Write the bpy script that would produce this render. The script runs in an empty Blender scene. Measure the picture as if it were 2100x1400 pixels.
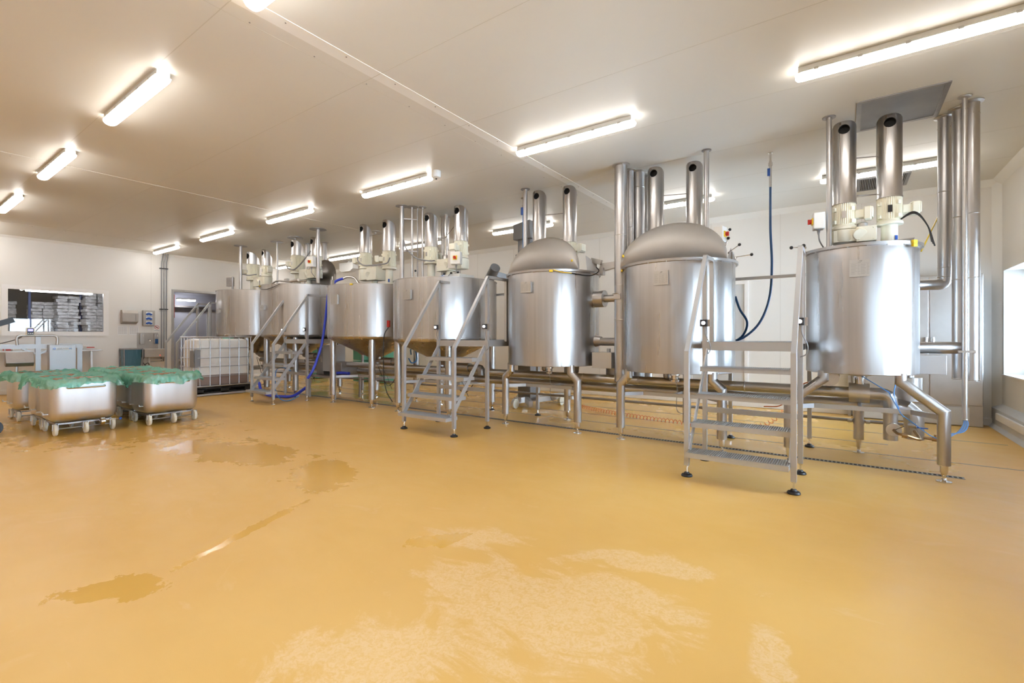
import bpy, bmesh, math, random
from mathutils import Vector, Matrix, noise
random.seed(7)
SC = bpy.context.scene
PI = math.pi
R = math.radians

# ------------------------------------------------------------------ camera, world, exposure
YAW = R(35.4)
CAM_H = 1.28
cd = bpy.data.cameras.new('camera')
cam = bpy.data.objects.new('camera', cd)
SC.collection.objects.link(cam)
cam.location = (0, 0, CAM_H)
cam.rotation_euler = (R(90), 0, YAW)
cd.sensor_width = 36
cd.lens = 36 * 965 / 2100
cd.shift_y = -10 / 2100
cd.clip_start = 0.05
cd.clip_end = 200
SC.camera = cam
SC.view_settings.view_transform = 'Standard'
SC.view_settings.look = 'None'
SC.view_settings.gamma = 1
SC.view_settings.use_curve_mapping = False
SC.view_settings.exposure = 1.48
W = bpy.data.worlds.new('world'); SC.world = W; W.use_nodes = True
W.node_tree.nodes['Background'].inputs[0].default_value = (0.66, 0.83, 1.0, 1)
W.node_tree.nodes['Background'].inputs[1].default_value = 13.5
LAMP = 9.0          # emission of the tube diffusers
SC.cycles.max_bounces = 10
SC.cycles.diffuse_bounces = 6
SC.cycles.glossy_bounces = 5
SC.cycles.transmission_bounces = 6
SC.cycles.transparent_max_bounces = 12
SC.cycles.sample_clamp_indirect = 6
SC.cycles.caustics_reflective = False
SC.cycles.caustics_refractive = False

# ------------------------------------------------------------------ materials
def mat(name, col, rough=0.5, metal=0.0, spec=0.5, emit=None, estr=0, bump=None, var=None, aniso=0, trans=0, alpha=1, coat=0):
    m = bpy.data.materials.new(name); m.use_nodes = True
    nt = m.node_tree; b = nt.nodes['Principled BSDF']
    b.inputs['Base Color'].default_value = (*col, 1)
    b.inputs['Roughness'].default_value = rough
    b.inputs['Metallic'].default_value = metal
    b.inputs['Specular IOR Level'].default_value = spec
    b.inputs['Anisotropic'].default_value = aniso
    b.inputs['Transmission Weight'].default_value = trans
    b.inputs['Alpha'].default_value = alpha
    b.inputs['Coat Weight'].default_value = coat
    if emit:
        b.inputs['Emission Color'].default_value = (*emit, 1)
        b.inputs['Emission Strength'].default_value = estr
    tc = nt.nodes.new('ShaderNodeTexCoord')
    if bump:                                   # (scale xyz, strength, distance)
        mp = nt.nodes.new('ShaderNodeMapping'); mp.inputs['Scale'].default_value = bump[0]
        nz = nt.nodes.new('ShaderNodeTexNoise'); nz.inputs['Scale'].default_value = 1; nz.inputs['Detail'].default_value = 3
        bp = nt.nodes.new('ShaderNodeBump'); bp.inputs['Strength'].default_value = bump[1]; bp.inputs['Distance'].default_value = bump[2]
        nt.links.new(tc.outputs['Object'], mp.inputs[0]); nt.links.new(mp.outputs[0], nz.inputs['Vector'])
        nt.links.new(nz.outputs[0], bp.inputs['Height']); nt.links.new(bp.outputs[0], b.inputs['Normal'])
    if var:                                    # (scale xyz, other colour, amount, rough delta)
        mp = nt.nodes.new('ShaderNodeMapping'); mp.inputs['Scale'].default_value = var[0]
        nz = nt.nodes.new('ShaderNodeTexNoise'); nz.inputs['Scale'].default_value = 1; nz.inputs['Detail'].default_value = 5
        rp = nt.nodes.new('ShaderNodeMapRange'); rp.inputs[1].default_value = 0.35; rp.inputs[2].default_value = 0.7
        rp.inputs[4].default_value = var[2]
        mx = nt.nodes.new('ShaderNodeMix'); mx.data_type = 'RGBA'
        mx.inputs[6].default_value = (*col, 1); mx.inputs[7].default_value = (*var[1], 1)
        nt.links.new(tc.outputs['Object'], mp.inputs[0]); nt.links.new(mp.outputs[0], nz.inputs['Vector'])
        nt.links.new(nz.outputs[0], rp.inputs[0]); nt.links.new(rp.outputs[0], mx.inputs[0])
        nt.links.new(mx.outputs[2], b.inputs['Base Color'])
        if len(var) > 3:
            rr = nt.nodes.new('ShaderNodeMapRange'); rr.inputs[3].default_value = rough; rr.inputs[4].default_value = rough + var[3]
            rr.inputs[1].default_value = 0.35; rr.inputs[2].default_value = 0.7
            nt.links.new(nz.outputs[0], rr.inputs[0]); nt.links.new(rr.outputs[0], b.inputs['Roughness'])
    return m

M = {}
M['steel'] = mat('brushed_steel', (0.55, 0.53, 0.515), 0.26, 1, aniso=0.5, var=((9, 9, 0.35), (0.42, 0.40, 0.385), 0.85, 0.1), bump=((3.5, 3.5, 0.03), 0.42, 0.035))
M['steel_pipe'] = mat('pipe_steel', (0.50, 0.485, 0.475), 0.3, 1, var=((5, 5, 5), (0.46, 0.44, 0.43), 0.7, 0.12))
M['steel_satin'] = mat('satin_steel', (0.55, 0.53, 0.51), 0.38, 1, var=((4, 4, 4), (0.48, 0.46, 0.44), 0.7, 0.1))
M['steel_matte'] = mat('glass_beaded_steel', (0.52, 0.49, 0.455), 0.62, 0.85, var=((3, 3, 3), (0.46, 0.425, 0.39), 0.8, 0.05))
M['steel_dark'] = mat('dull_dark_steel', (0.36, 0.34, 0.33), 0.42, 1, var=((6, 6, 6), (0.27, 0.25, 0.24), 0.8))
M['frame'] = mat('beaded_frame_steel', (0.50, 0.50, 0.505), 0.5, 0.65, var=((8, 8, 8), (0.50, 0.49, 0.49), 0.6))
M['tub'] = mat('tub_steel', (0.70, 0.69, 0.69), 0.42, 1, aniso=0.6, var=((6, 6, 1), (0.62, 0.61, 0.61), 0.7))
M['chrome'] = mat('polished_steel', (0.7, 0.68, 0.66), 0.12, 1)
M['plate_grey'] = mat('galvanised_plate', (0.30, 0.30, 0.31), 0.55, 0.6, var=((3, 3, 3), (0.24, 0.24, 0.245), 0.8))
M['cream'] = mat('cream_enamel', (0.87, 0.84, 0.71), 0.4, var=((5, 5, 5), (0.82, 0.785, 0.64), 0.6))
M['black'] = mat('black_plastic', (0.012, 0.012, 0.014), 0.4)
M['void'] = mat('void_shade_black', (0.02, 0.02, 0.02), 0.8)  # near-black colour stands in for the darkness inside openings
M['white'] = mat('white_plastic', (0.82, 0.82, 0.80), 0.4)
M['wall'] = mat('wall_panel', (0.80, 0.775, 0.735), 0.35, spec=0.4, var=((0.6, 0.6, 0.6), (0.78, 0.75, 0.705), 0.6))
M['ceil'] = mat('ceiling_panel', (0.73, 0.705, 0.65), 0.42, spec=0.4, bump=((1.3, 1.3, 1.3), 0.04, 0.02), var=((0.7, 0.7, 0.7), (0.71, 0.68, 0.62), 0.7))
M['seam'] = mat('seam_white', (0.86, 0.85, 0.82), 0.3)
M['seam_dark'] = mat('seam_grey', (0.55, 0.52, 0.46), 0.5)  # grey of the thin joints between wall panels
M['seam_soft'] = mat('ceiling_joint', (0.62, 0.585, 0.51), 0.4)
M['ink_pale'] = mat('pale_print', (0.5, 0.48, 0.48), 0.7)
M['yellow'] = mat('yellow_plastic', (0.85, 0.6, 0.03), 0.4)
M['red'] = mat('red_plastic', (0.55, 0.03, 0.02), 0.4)
M['blue'] = mat('blue_plastic', (0.02, 0.10, 0.45), 0.35)
M['hose_blue'] = mat('blue_hose', (0.01, 0.07, 0.20), 0.35)
M['hose_bright'] = mat('bright_blue_hose', (0.03, 0.06, 0.62), 0.4)
M['cable_blue'] = mat('light_blue_cable', (0.08, 0.30, 0.75), 0.4)
M['cable_grey'] = mat('grey_cable', (0.25, 0.25, 0.26), 0.5)
M['orange'] = mat('orange_cable', (0.72, 0.17, 0.03), 0.4)
M['brass'] = mat('aged_brass', (0.45, 0.30, 0.15), 0.4, 1, var=((30, 30, 30), (0.30, 0.20, 0.12), 0.9))
M['paper'] = mat('paper', (0.82, 0.81, 0.80), 0.8)
M['ink'] = mat('grey_print', (0.22, 0.21, 0.21), 0.7)
M['etch'] = mat('etched_lines', (0.27, 0.25, 0.24), 0.5, 0.6)
M['plate_metal'] = mat('nameplate_metal', (0.52, 0.50, 0.47), 0.5, 0.8)
M['nylon'] = mat('cream_nylon', (0.75, 0.73, 0.64), 0.4, var=((20, 20, 20), (0.6, 0.57, 0.48), 0.7))
M['lamp_body'] = mat('lamp_housing', (0.72, 0.72, 0.70), 0.45)
M['tube'] = mat('lamp_diffuser', (0.9, 0.9, 0.9), 0.4, emit=(1.0, 0.965, 0.925), estr=LAMP)
M['tube_far'] = mat('lamp_diffuser_other_room', (0.9, 0.9, 0.9), 0.4, emit=(0.95, 0.95, 1.0), estr=16)
M['led'] = mat('lit_button', (0.9, 0.9, 0.9), 0.4, emit=(0.95, 0.95, 1.0), estr=2.0)
M['screen'] = mat('lit_violet_screen', (0.1, 0.1, 0.3), 0.3, emit=(0.22, 0.20, 0.85), estr=1.2)
M['red_led'] = mat('red_indicator', (0.6, 0.02, 0.02), 0.4, emit=(1.0, 0.05, 0.02), estr=1.5)
M['frame_white'] = mat('white_window_frame', (0.84, 0.82, 0.80), 0.35)
M['curb'] = mat('pale_grey_curb', (0.62, 0.63, 0.64), 0.45, var=((3, 3, 3), (0.55, 0.56, 0.57), 0.6))
M['corridor'] = mat('grey_blue_panel', (0.58, 0.59, 0.66), 0.4)
M['store_wall'] = mat('storage_wall', (0.26, 0.24, 0.22), 0.7)
M['pack'] = mat('wrapped_white_pack', (0.82, 0.80, 0.78), 0.28, bump=((14, 14, 30), 0.8, 0.03), var=((12, 12, 25), (0.32, 0.31, 0.30), 0.8))
M['cardboard'] = mat('cardboard', (0.40, 0.22, 0.12), 0.8)
M['rack_blue'] = mat('blue_rack_steel', (0.03, 0.07, 0.25), 0.5)
M['bag_blue'] = mat('blue_bag_film', (0.05, 0.14, 0.19), 0.3, bump=((12, 12, 3), 0.8, 0.03))
M['mash'] = mat('brown_mash', (0.16, 0.07, 0.02), 0.22, bump=((45, 45, 45), 1.0, 0.03), var=((40, 40, 40), (0.38, 0.20, 0.07), 0.9))
M['green_crate'] = mat('green_plastic_crate', (0.12, 0.42, 0.30), 0.5)
M['pallet_black'] = mat('black_pallet_plastic', (0.01, 0.01, 0.01), 0.5)
M['cage'] = mat('galvanised_tube', (0.55, 0.56, 0.60), 0.35, 0.8)
M['seal'] = mat('brownish_seal', (0.35, 0.28, 0.2), 0.6)

def film(name, col, a):
    m = bpy.data.materials.new(name); m.use_nodes = True
    nt = m.node_tree; nt.nodes.remove(nt.nodes['Principled BSDF']); out = nt.nodes['Material Output']
    tr = nt.nodes.new('ShaderNodeBsdfTransparent'); tr.inputs[0].default_value = (*[min(1, c * 1.4 + 0.2) for c in col], 1)
    df = nt.nodes.new('ShaderNodeBsdfDiffuse'); df.inputs[0].default_value = (*col, 1)
    tl = nt.nodes.new('ShaderNodeBsdfTranslucent'); tl.inputs[0].default_value = (*col, 1)
    gl = nt.nodes.new('ShaderNodeBsdfGlossy'); gl.inputs['Roughness'].default_value = 0.16; gl.inputs[0].default_value = (0.9, 0.95, 0.93, 1)
    m1 = nt.nodes.new('ShaderNodeMixShader'); m1.inputs[0].default_value = 0.5
    m2 = nt.nodes.new('ShaderNodeMixShader'); m2.inputs[0].default_value = a
    m3 = nt.nodes.new('ShaderNodeMixShader'); m3.inputs[0].default_value = 0.2
    nt.links.new(df.outputs[0], m1.inputs[1]); nt.links.new(tl.outputs[0], m1.inputs[2])
    nt.links.new(tr.outputs[0], m2.inputs[1]); nt.links.new(m1.outputs[0], m2.inputs[2])
    nt.links.new(m2.outputs[0], m3.inputs[1]); nt.links.new(gl.outputs[0], m3.inputs[2])
    tc = nt.nodes.new('ShaderNodeTexCoord'); nz = nt.nodes.new('ShaderNodeTexNoise'); nz.inputs['Scale'].default_value = 22; nz.inputs['Detail'].default_value = 4
    nz.inputs['Distortion'].default_value = 1.2
    bp = nt.nodes.new('ShaderNodeBump'); bp.inputs['Strength'].default_value = 0.9; bp.inputs['Distance'].default_value = 0.02
    nt.links.new(tc.outputs['Object'], nz.inputs['Vector']); nt.links.new(nz.outputs[0], bp.inputs['Height'])
    nt.links.new(bp.outputs[0], gl.inputs['Normal']); nt.links.new(bp.outputs[0], df.inputs['Normal'])
    nt.links.new(m3.outputs[0], out.inputs[0])
    return m
M['liner'] = film('green_film', (0.16, 0.62, 0.47), 0.5)

def glass_mat():
    m = bpy.data.materials.new('window_glass'); m.use_nodes = True
    nt = m.node_tree; nt.nodes.remove(nt.nodes['Principled BSDF']); out = nt.nodes['Material Output']
    tr = nt.nodes.new('ShaderNodeBsdfTransparent'); tr.inputs[0].default_value = (0.88, 0.9, 0.92, 1)
    gl = nt.nodes.new('ShaderNodeBsdfGlossy'); gl.inputs['Roughness'].default_value = 0.0
    fr = nt.nodes.new('ShaderNodeFresnel'); fr.inputs[0].default_value = 1.6
    mu = nt.nodes.new('ShaderNodeMath'); mu.operation = 'MULTIPLY'; mu.inputs[1].default_value = 0.9; mu.use_clamp = True
    mx = nt.nodes.new('ShaderNodeMixShader')
    nt.links.new(fr.outputs[0], mu.inputs[0]); nt.links.new(mu.outputs[0], mx.inputs[0])
    nt.links.new(tr.outputs[0], mx.inputs[1]); nt.links.new(gl.outputs[0], mx.inputs[2]); nt.links.new(mx.outputs[0], out.inputs[0])
    return m
M['glass'] = glass_mat()

def ibc_mat():
    m = mat('milky_tank_plastic', (0.8, 0.78, 0.75), 0.4)
    nt = m.node_tree; b = nt.nodes['Principled BSDF']
    g = nt.nodes.new('ShaderNodeTexCoord'); s = nt.nodes.new('ShaderNodeSeparateXYZ')
    cr = nt.nodes.new('ShaderNodeValToRGB')
    cr.color_ramp.elements[0].position = 0.44; cr.color_ramp.elements[0].color = (0.30, 0.22, 0.19, 1)
    cr.color_ramp.elements[1].position = 0.455; cr.color_ramp.elements[1].color = (0.86, 0.84, 0.80, 1)
    nt.links.new(g.outputs['Object'], s.inputs[0]); nt.links.new(s.outputs['Z'], cr.inputs[0]); nt.links.new(cr.outputs[0], b.inputs['Base Color'])
    return m
M['ibc'] = ibc_mat()

def floor_mat():
    m = bpy.data.materials.new('ochre_resin_floor'); m.use_nodes = True
    nt = m.node_tree; b = nt.nodes['Principled BSDF']; L = nt.links
    class _G: pass
    geo = nt.nodes.new('ShaderNodeNewGeometry'); tc = _G(); tc.outputs = {'Object': geo.outputs['Position']}
    def nz(scale, detail=5, dist=0, rough=0.55, mapping=None):
        n = nt.nodes.new('ShaderNodeTexNoise'); n.inputs['Scale'].default_value = scale; n.inputs['Detail'].default_value = detail
        n.inputs['Distortion'].default_value = dist; n.inputs['Roughness'].default_value = rough
        if mapping:
            mp = nt.nodes.new('ShaderNodeMapping'); mp.inputs['Scale'].default_value = mapping[0]; mp.inputs['Rotation'].default_value = mapping[1]
            L.new(tc.outputs['Object'], mp.inputs[0]); L.new(mp.outputs[0], n.inputs['Vector'])
        else: L.new(tc.outputs['Object'], n.inputs['Vector'])
        return n.outputs[0]
    def rng(x, a, c, d=0, e=1):
        r = nt.nodes.new('ShaderNodeMapRange'); r.inputs[1].default_value = a; r.inputs[2].default_value = c
        r.inputs[3].default_value = d; r.inputs[4].default_value = e; L.new(x, r.inputs[0]); return r.outputs[0]
    def mth(op, a, c, clamp=False):
        n = nt.nodes.new('ShaderNodeMath'); n.operation = op; n.use_clamp = clamp
        for i, v in enumerate((a, c)):
            if isinstance(v, (int, float)): n.inputs[i].default_value = v
            else: L.new(v, n.inputs[i])
        return n.outputs[0]
    def blob(cx, cy, rx, ry, rot):             # soft ellipse, 1 at the middle
        mp = nt.nodes.new('ShaderNodeMapping'); mp.vector_type = 'TEXTURE'
        mp.inputs['Location'].default_value = (cx, cy, 0); mp.inputs['Rotation'].default_value = (0, 0, rot); mp.inputs['Scale'].default_value = (rx, ry, 1)
        L.new(tc.outputs['Object'], mp.inputs[0])
        l = nt.nodes.new('ShaderNodeVectorMath'); l.operation = 'LENGTH'; L.new(mp.outputs[0], l.inputs[0])
        return rng(l.outputs['Value'], 0, 1.6, 1, 0)
    def mix(f, a, c):
        n = nt.nodes.new('ShaderNodeMix'); n.data_type = 'RGBA'
        L.new(f, n.inputs[0])
        for i, v in ((6, a), (7, c)):
            if isinstance(v, tuple): n.inputs[i].default_value = (*v, 1)
            else: L.new(v, n.inputs[i])
        return n.outputs[2]
    base = mix(rng(nz(0.7), 0.35, 0.65), (0.70, 0.405, 0.10), (0.75, 0.455, 0.135))
    fine = nz(1.9, 12, 0.9, 0.68, ((1, 1.9, 1), (0, 0, 0.5)))
    # dried pale residue patches
    res = None
    for a in ((-1.15, 1.95, 0.95, 0.62, 0.35), (-0.26, 2.12, 0.12, 0.36, 0.15), (-1.95, 2.3, 0.55, 0.22, 0.5), (-0.9, 2.6, 0.6, 0.16, 0.1), (-1.6, 1.2, 0.5, 0.4, 0.3)):
        x = blob(*a); res = x if res is None else mth('MAXIMUM', res, x)
    strip = rng(blob(-0.40, 2.1, 0.085, 0.8, 0.12), 0.3, 0.5)
    dry = mth('MULTIPLY', rng(mth('ADD', mth('MULTIPLY', res, 0.55), fine), 0.80, 0.88), mth('SUBTRACT', 1, strip))
    thin = rng(fine, 0.60, 0.78, 0, 0.4)
    sp = rng(nz(38, 6, 1.5, 0.7), 0.40, 0.56)
    dry = mth('MAXIMUM', mth('MULTIPLY', mth('MULTIPLY', dry, rng(sp, 0, 1, 0.25, 1)), 0.45), thin)
    col = mix(dry, base, (0.86, 0.64, 0.40))
    # wet film
    wet = None
    for a in ((-3.02, 0.79, 0.34, 0.21, 0.7), (-3.2, 1.5, 0.85, 0.07, 1.96), (-4.0, 2.55, 0.75, 0.42, 2.5), (-2.13, 2.14, 0.3, 0.14, 0.9), (-5.6, 2.5, 1.6, 0.6, 0.2), (-8.6, 2.0, 2.6, 1.5, 0.2)):
        x = blob(*a); wet = x if wet is None else mth('MAXIMUM', wet, x)
    n2 = nz(3.2, 12, 0.6, 0.66)
    wm = rng(mth('ADD', mth('MULTIPLY', wet, 0.75), n2), 0.93, 0.97)
    s = nt.nodes.new('ShaderNodeSeparateXYZ'); L.new(tc.outputs['Object'], s.inputs[0])
    back = mth('MULTIPLY', rng(s.outputs['Y'], 5.7, 6.1), rng(s.outputs['X'], 1.2, 0.2))
    wb = mth('MULTIPLY', back, rng(nz(0.9, 4, 0.3), 0.42, 0.5))
    wm = mth('MAXIMUM', wm, wb)
    col = mix(mth('MULTIPLY', wm, 0.6), col, (0.68, 0.385, 0.065))
    L.new(col, b.inputs['Base Color'])
    rgh = rng(fine, 0.3, 0.7, 0.30, 0.44)
    rgh = mth('ADD', mth('MULTIPLY', rgh, mth('SUBTRACT', 1, wm)), mth('MULTIPLY', wm, 0.13))
    L.new(rng(wm, 0, 1, 0.5, 0.3), b.inputs['Specular IOR Level'])
    L.new(rgh, b.inputs['Roughness'])
    gr = nz(260, 2)
    wv = nz(5, 3)
    bp = nt.nodes.new('ShaderNodeBump'); bp.inputs['Distance'].default_value = 0.0012
    L.new(mth('MULTIPLY', mth('SUBTRACT', 1, wm), 0.35), bp.inputs['Strength']); L.new(gr, bp.inputs['Height'])
    bp2 = nt.nodes.new('ShaderNodeBump'); bp2.inputs['Distance'].default_value = 0.004; bp2.inputs['Strength'].default_value = 0.12
    L.new(wv, bp2.inputs['Height']); L.new(bp.outputs[0], bp2.inputs['Normal']); L.new(bp2.outputs[0], b.inputs['Normal'])
    return m
M['floor'] = floor_mat()

# ------------------------------------------------------------------ mesh helpers
def tag(o, label=None, cat=None, group=None, kind=None):
    if label: o['label'] = label
    if cat: o['category'] = cat
    if group: o['group'] = group
    if kind: o['kind'] = kind
    return o

def thing(name, loc, label, cat, group=None, rz=0):
    o = bpy.data.objects.new(name, None); SC.collection.objects.link(o)
    o.location = loc; o.rotation_euler = (0, 0, rz); o.empty_display_size = 0.1
    return tag(o, label, cat, group)

def wloc(o):
    v = Vector((0, 0, 0))
    while o: v += o.location; o = o.parent
    return v

class MB:
    """collects shapes in world coordinates; build() links them as one mesh object"""
    def __init__(s): s.v = []; s.f = []; s.sm = []
    def add(s, vs, fs, smooth=True):
        n = len(s.v); s.v += [tuple(v) for v in vs]; s.f += [tuple(i + n for i in f) for f in fs]; s.sm += [smooth] * len(fs); return s
    def box(s, c, d, rz=0, rx=0, ry=0, m=None):
        x, y, z = d[0] / 2, d[1] / 2, d[2] / 2
        rot = Matrix.Rotation(rz, 3, 'Z') @ Matrix.Rotation(ry, 3, 'Y') @ Matrix.Rotation(rx, 3, 'X')
        if m is not None: rot = m
        vs = [Vector(c) + rot @ Vector(p) for p in ((-x, -y, -z), (x, -y, -z), (x, y, -z), (-x, y, -z), (-x, -y, z), (x, -y, z), (x, y, z), (-x, y, z))]
        return s.add(vs, [(0, 3, 2, 1), (4, 5, 6, 7), (0, 1, 5, 4), (1, 2, 6, 5), (2, 3, 7, 6), (3, 0, 4, 7)], False)
    def bx(s, x0, x1, y0, y1, z0, z1): return s.box(((x0 + x1) / 2, (y0 + y1) / 2, (z0 + z1) / 2), (abs(x1 - x0), abs(y1 - y0), abs(z1 - z0)))
    def beam(s, a, b, w, h=None):
        a, b = Vector(a), Vector(b); h = h or w
        t = (b - a).normalized(); up = Vector((0, 0, 1)) if abs(t.z) < 0.99 else Vector((0, 1, 0))
        sd = t.cross(up).normalized(); u2 = sd.cross(t).normalized()
        m = Matrix((t, sd, u2)).transposed()
        return s.box((a + b) / 2, ((b - a).length, w, h), m=m)
    def lathe(s, prof, c=(0, 0, 0), n=32, axis='Z', cap=True, m=None):
        vs = []
        for r, z in prof:
            for i in range(n):
                a = 2 * PI * i / n; p = Vector((r * math.cos(a), r * math.sin(a), z))
                if axis == 'Y': p = Vector((p.x, p.z, -p.y))
                if axis == 'X': p = Vector((p.z, p.y, -p.x))
                if m is not None: p = m @ p
                vs.append(Vector(c) + p)
        k = len(prof)
        fs = [(j * n + i, j * n + (i + 1) % n, (j + 1) * n + (i + 1) % n, (j + 1) * n + i) for j in range(k - 1) for i in range(n)]
        if cap:
            fs.append(tuple(range(n - 1, -1, -1))); fs.append(tuple((k - 1) * n + i for i in range(n)))
        return s.add(vs, fs)
    def cyl(s, a, b, r, r2=None, n=20, cap=True):
        a, b = Vector(a), Vector(b); t = (b - a); q = Vector((0, 0, 1)).rotation_difference(t.normalized()).to_matrix()
        return s.lathe([(r, 0), (r if r2 is None else r2, t.length)], a, n, cap=cap, m=q)
    def tube(s, pts, r, n=12, closed=False, cap=True):
        P = [Vector(p) for p in pts]; k = len(P); T = []
        for i in range(k):
            if closed: a, b = P[i - 1], P[(i + 1) % k]; t = ((P[i] - a).normalized() + (b - P[i]).normalized())
            elif i == 0: t = P[1] - P[0]
            elif i == k - 1: t = P[-1] - P[-2]
            else: t = (P[i] - P[i - 1]).normalized() + (P[i + 1] - P[i]).normalized()
            T.append(t.normalized())
        u = T[0].orthogonal().normalized(); vs = []
        for i in range(k):
            if i: u = T[i - 1].rotation_difference(T[i]) @ u
            w = T[i].cross(u).normalized(); sc = 1
            if 0 < i < k - 1:
                c = (P[i] - P[i - 1]).normalized().dot(T[i]); sc = 1 / max(0.6, c)
                d1 = (P[i] - P[i - 1]).normalized(); d2 = (P[i + 1] - P[i]).normalized(); bend = (d2 - d1)
                bd = bend.normalized() if bend.length > 1e-4 else None
            else: bd = None
            for j in range(n):
                a = 2 * PI * j / n; o = u * math.cos(a) * r + w * math.sin(a) * r
                if bd is not None: o = o + bd * (o.dot(bd)) * (sc - 1)
                vs.append(P[i] + o)
        kk = k if closed else k - 1
        fs = [(i * n + j, i * n + (j + 1) % n, ((i + 1) % k) * n + (j + 1) % n, ((i + 1) % k) * n + j) for i in range(kk) for j in range(n)]
        if cap and not closed: fs.append(tuple(range(n - 1, -1, -1))); fs.append(tuple((k - 1) * n + j for j in range(n)))
        return s.add(vs, fs)
    def sphere(s, c, r, n=12, sz=1):
        return s.lathe([(max(1e-4, r * math.sin(PI * i / 8)), -r * sz * math.cos(PI * i / 8)) for i in range(9)], c, n)
    def quad(s, a, b, c, d): return s.add([a, b, c, d], [(0, 1, 2, 3)], False)
    def build(s, name, m, parent=None, bevel=0, angle=35, recalc=True):
        me = bpy.data.meshes.new(name)
        if parent is None:
            xs = [v[0] for v in s.v]; ys = [v[1] for v in s.v]; zs = [v[2] for v in s.v]
            off = Vector(((min(xs) + max(xs)) / 2, (min(ys) + max(ys)) / 2, min(zs))); loc = off
        else: off = wloc(parent); loc = Vector((0, 0, 0))
        me.from_pydata([Vector(v) - off for v in s.v], [], s.f)
        for i, p in enumerate(me.polygons): p.use_smooth = s.sm[i]
        if recalc:
            bm = bmesh.new(); bm.from_mesh(me); bmesh.ops.recalc_face_normals(bm, faces=bm.faces); bm.to_mesh(me); bm.free()
        me.update()
        try: me.set_sharp_from_angle(angle=R(angle))
        except Exception: pass
        o = bpy.data.objects.new(name, me); SC.collection.objects.link(o); o.location = loc
        if isinstance(m, (list, tuple)):
            for x in m: me.materials.append(M[x])
        else: me.materials.append(M[m])
        if parent is not None: o.parent = parent
        if bevel:
            bv = o.modifiers.new('bevel', 'BEVEL'); bv.width = bevel; bv.segments = 2; bv.limit_method = 'ANGLE'; bv.angle_limit = R(50)
            bv.harden_normals = False
        return o

def struct(mb, name, m, **k):
    o = mb.build(name, m, **k); o['kind'] = 'structure'; return o

def catmull(pts, sub=8):
    P = [Vector(p) for p in pts]; P = [2 * P[0] - P[1]] + P + [2 * P[-1] - P[-2]]; out = []
    for i in range(1, len(P) - 2):
        for k in range(sub):
            t = k / sub; a, b, c, d = P[i - 1], P[i], P[i + 1], P[i + 2]
            out.append(0.5 * ((2 * b) + (c - a) * t + (2 * a - 5 * b + 4 * c - d) * t * t + (3 * b - a - 3 * c + d) * t ** 3))
    out.append(P[-2]); return out

def bend(pts, r, seg=5):
    """polyline with rounded corners of radius r"""
    P = [Vector(p) for p in pts]; out = [P[0]]
    for i in range(1, len(P) - 1):
        d1 = (P[i - 1] - P[i]); d2 = (P[i + 1] - P[i]); k = min(r, d1.length * 0.49, d2.length * 0.49)
        a = P[i] + d1.normalized() * k; b = P[i] + d2.normalized() * k
        for t in range(seg + 1):
            u = t / seg; out.append((1 - u) ** 2 * a + 2 * u * (1 - u) * P[i] + u * u * b)
    out.append(P[-1]); return out

def text_mesh(name, body, size, loc, rot, m, parent, extrude=0.0015):
    cu = bpy.data.curves.new(name, 'FONT'); cu.body = body; cu.size = size; cu.extrude = extrude; cu.align_x = 'LEFT'
    tmp = bpy.data.objects.new(name + '_tmp', cu); SC.collection.objects.link(tmp)
    bpy.context.view_layer.update()
    me = bpy.data.meshes.new_from_object(tmp.evaluated_get(bpy.context.evaluated_depsgraph_get()))
    bpy.data.objects.remove(tmp, do_unlink=True); bpy.data.curves.remove(cu)
    o = bpy.data.objects.new(name, me); SC.collection.objects.link(o); me.materials.clear(); me.materials.append(M[m])
    mt = Matrix.Translation(Vector(loc)) @ rot.to_4x4()
    me.transform(mt); off = wloc(parent); me.transform(Matrix.Translation(-off)); o.parent = parent
    return o

def copy_tree(o, parent=None):
    c = o.copy(); SC.collection.objects.link(c); c.parent = parent
    for ch in [x for x in SC.objects if x.parent == o]: copy_tree(ch, c)
    return c

# ------------------------------------------------------------------ the room
X0, X1, Y0, Y1, HC = -15.1, 1.79, -3.6, 9.5, 3.52
mb = MB(); mb.bx(X0 - 6.5, X1 + 0.4, Y0 - 0.2, Y1 + 0.2, -0.12, 0); struct(mb, 'floor', 'floor')
mb = MB(); mb.bx(X0 - 0.16, X1 + 0.4, Y0 - 0.2, Y1 + 0.2, HC, HC + 0.12); struct(mb, 'ceiling', 'ceil')

def wall_holes(axis, p0, p1, a0, a1, h, holes):
    """wall slab between planes p0..p1, running a0..a1, with rectangular openings (lo, hi, z0, z1)"""
    mb = MB()
    def blk(lo, hi, z0, z1):
        if hi - lo < 1e-4 or z1 - z0 < 1e-4: return
        if axis == 'X': mb.bx(p0, p1, lo, hi, z0, z1)
        else: mb.bx(lo, hi, p0, p1, z0, z1)
    cur = a0
    for lo, hi, z0, z1 in sorted(holes):
        blk(cur, lo, 0, h); blk(lo, hi, 0, z0); blk(lo, hi, z1, h); cur = hi
    blk(cur, a1, 0, h)
    return mb
DOOR = (5.17, 6.85, 0, 2.52)
struct(wall_holes('X', X0 - 0.15, X0, Y0 - 0.2, Y1 + 0.2, HC, [(2.0, 3.68, 1.39, 2.36), DOOR]), 'wall_left', 'wall')
struct(wall_holes('Y', Y1, Y1 + 0.15, X0 - 0.15, X1 + 0.4, HC, []), 'wall_back', 'wall')
struct(wall_holes('Y', Y0 - 0.15, Y0, X0 - 0.15, X1 + 0.4, HC, []), 'wall_front', 'wall')
WINS = [(6.95, 9.33), (4.35, 5.85), (1.6, 3.4), (-1.6, 0.3)]
struct(wall_holes('X', X1, X1 + 0.38, Y0, Y1, HC, [(a, b, 0.75, 2.2) for a, b in WINS]), 'wall_right', 'wall')
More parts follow.
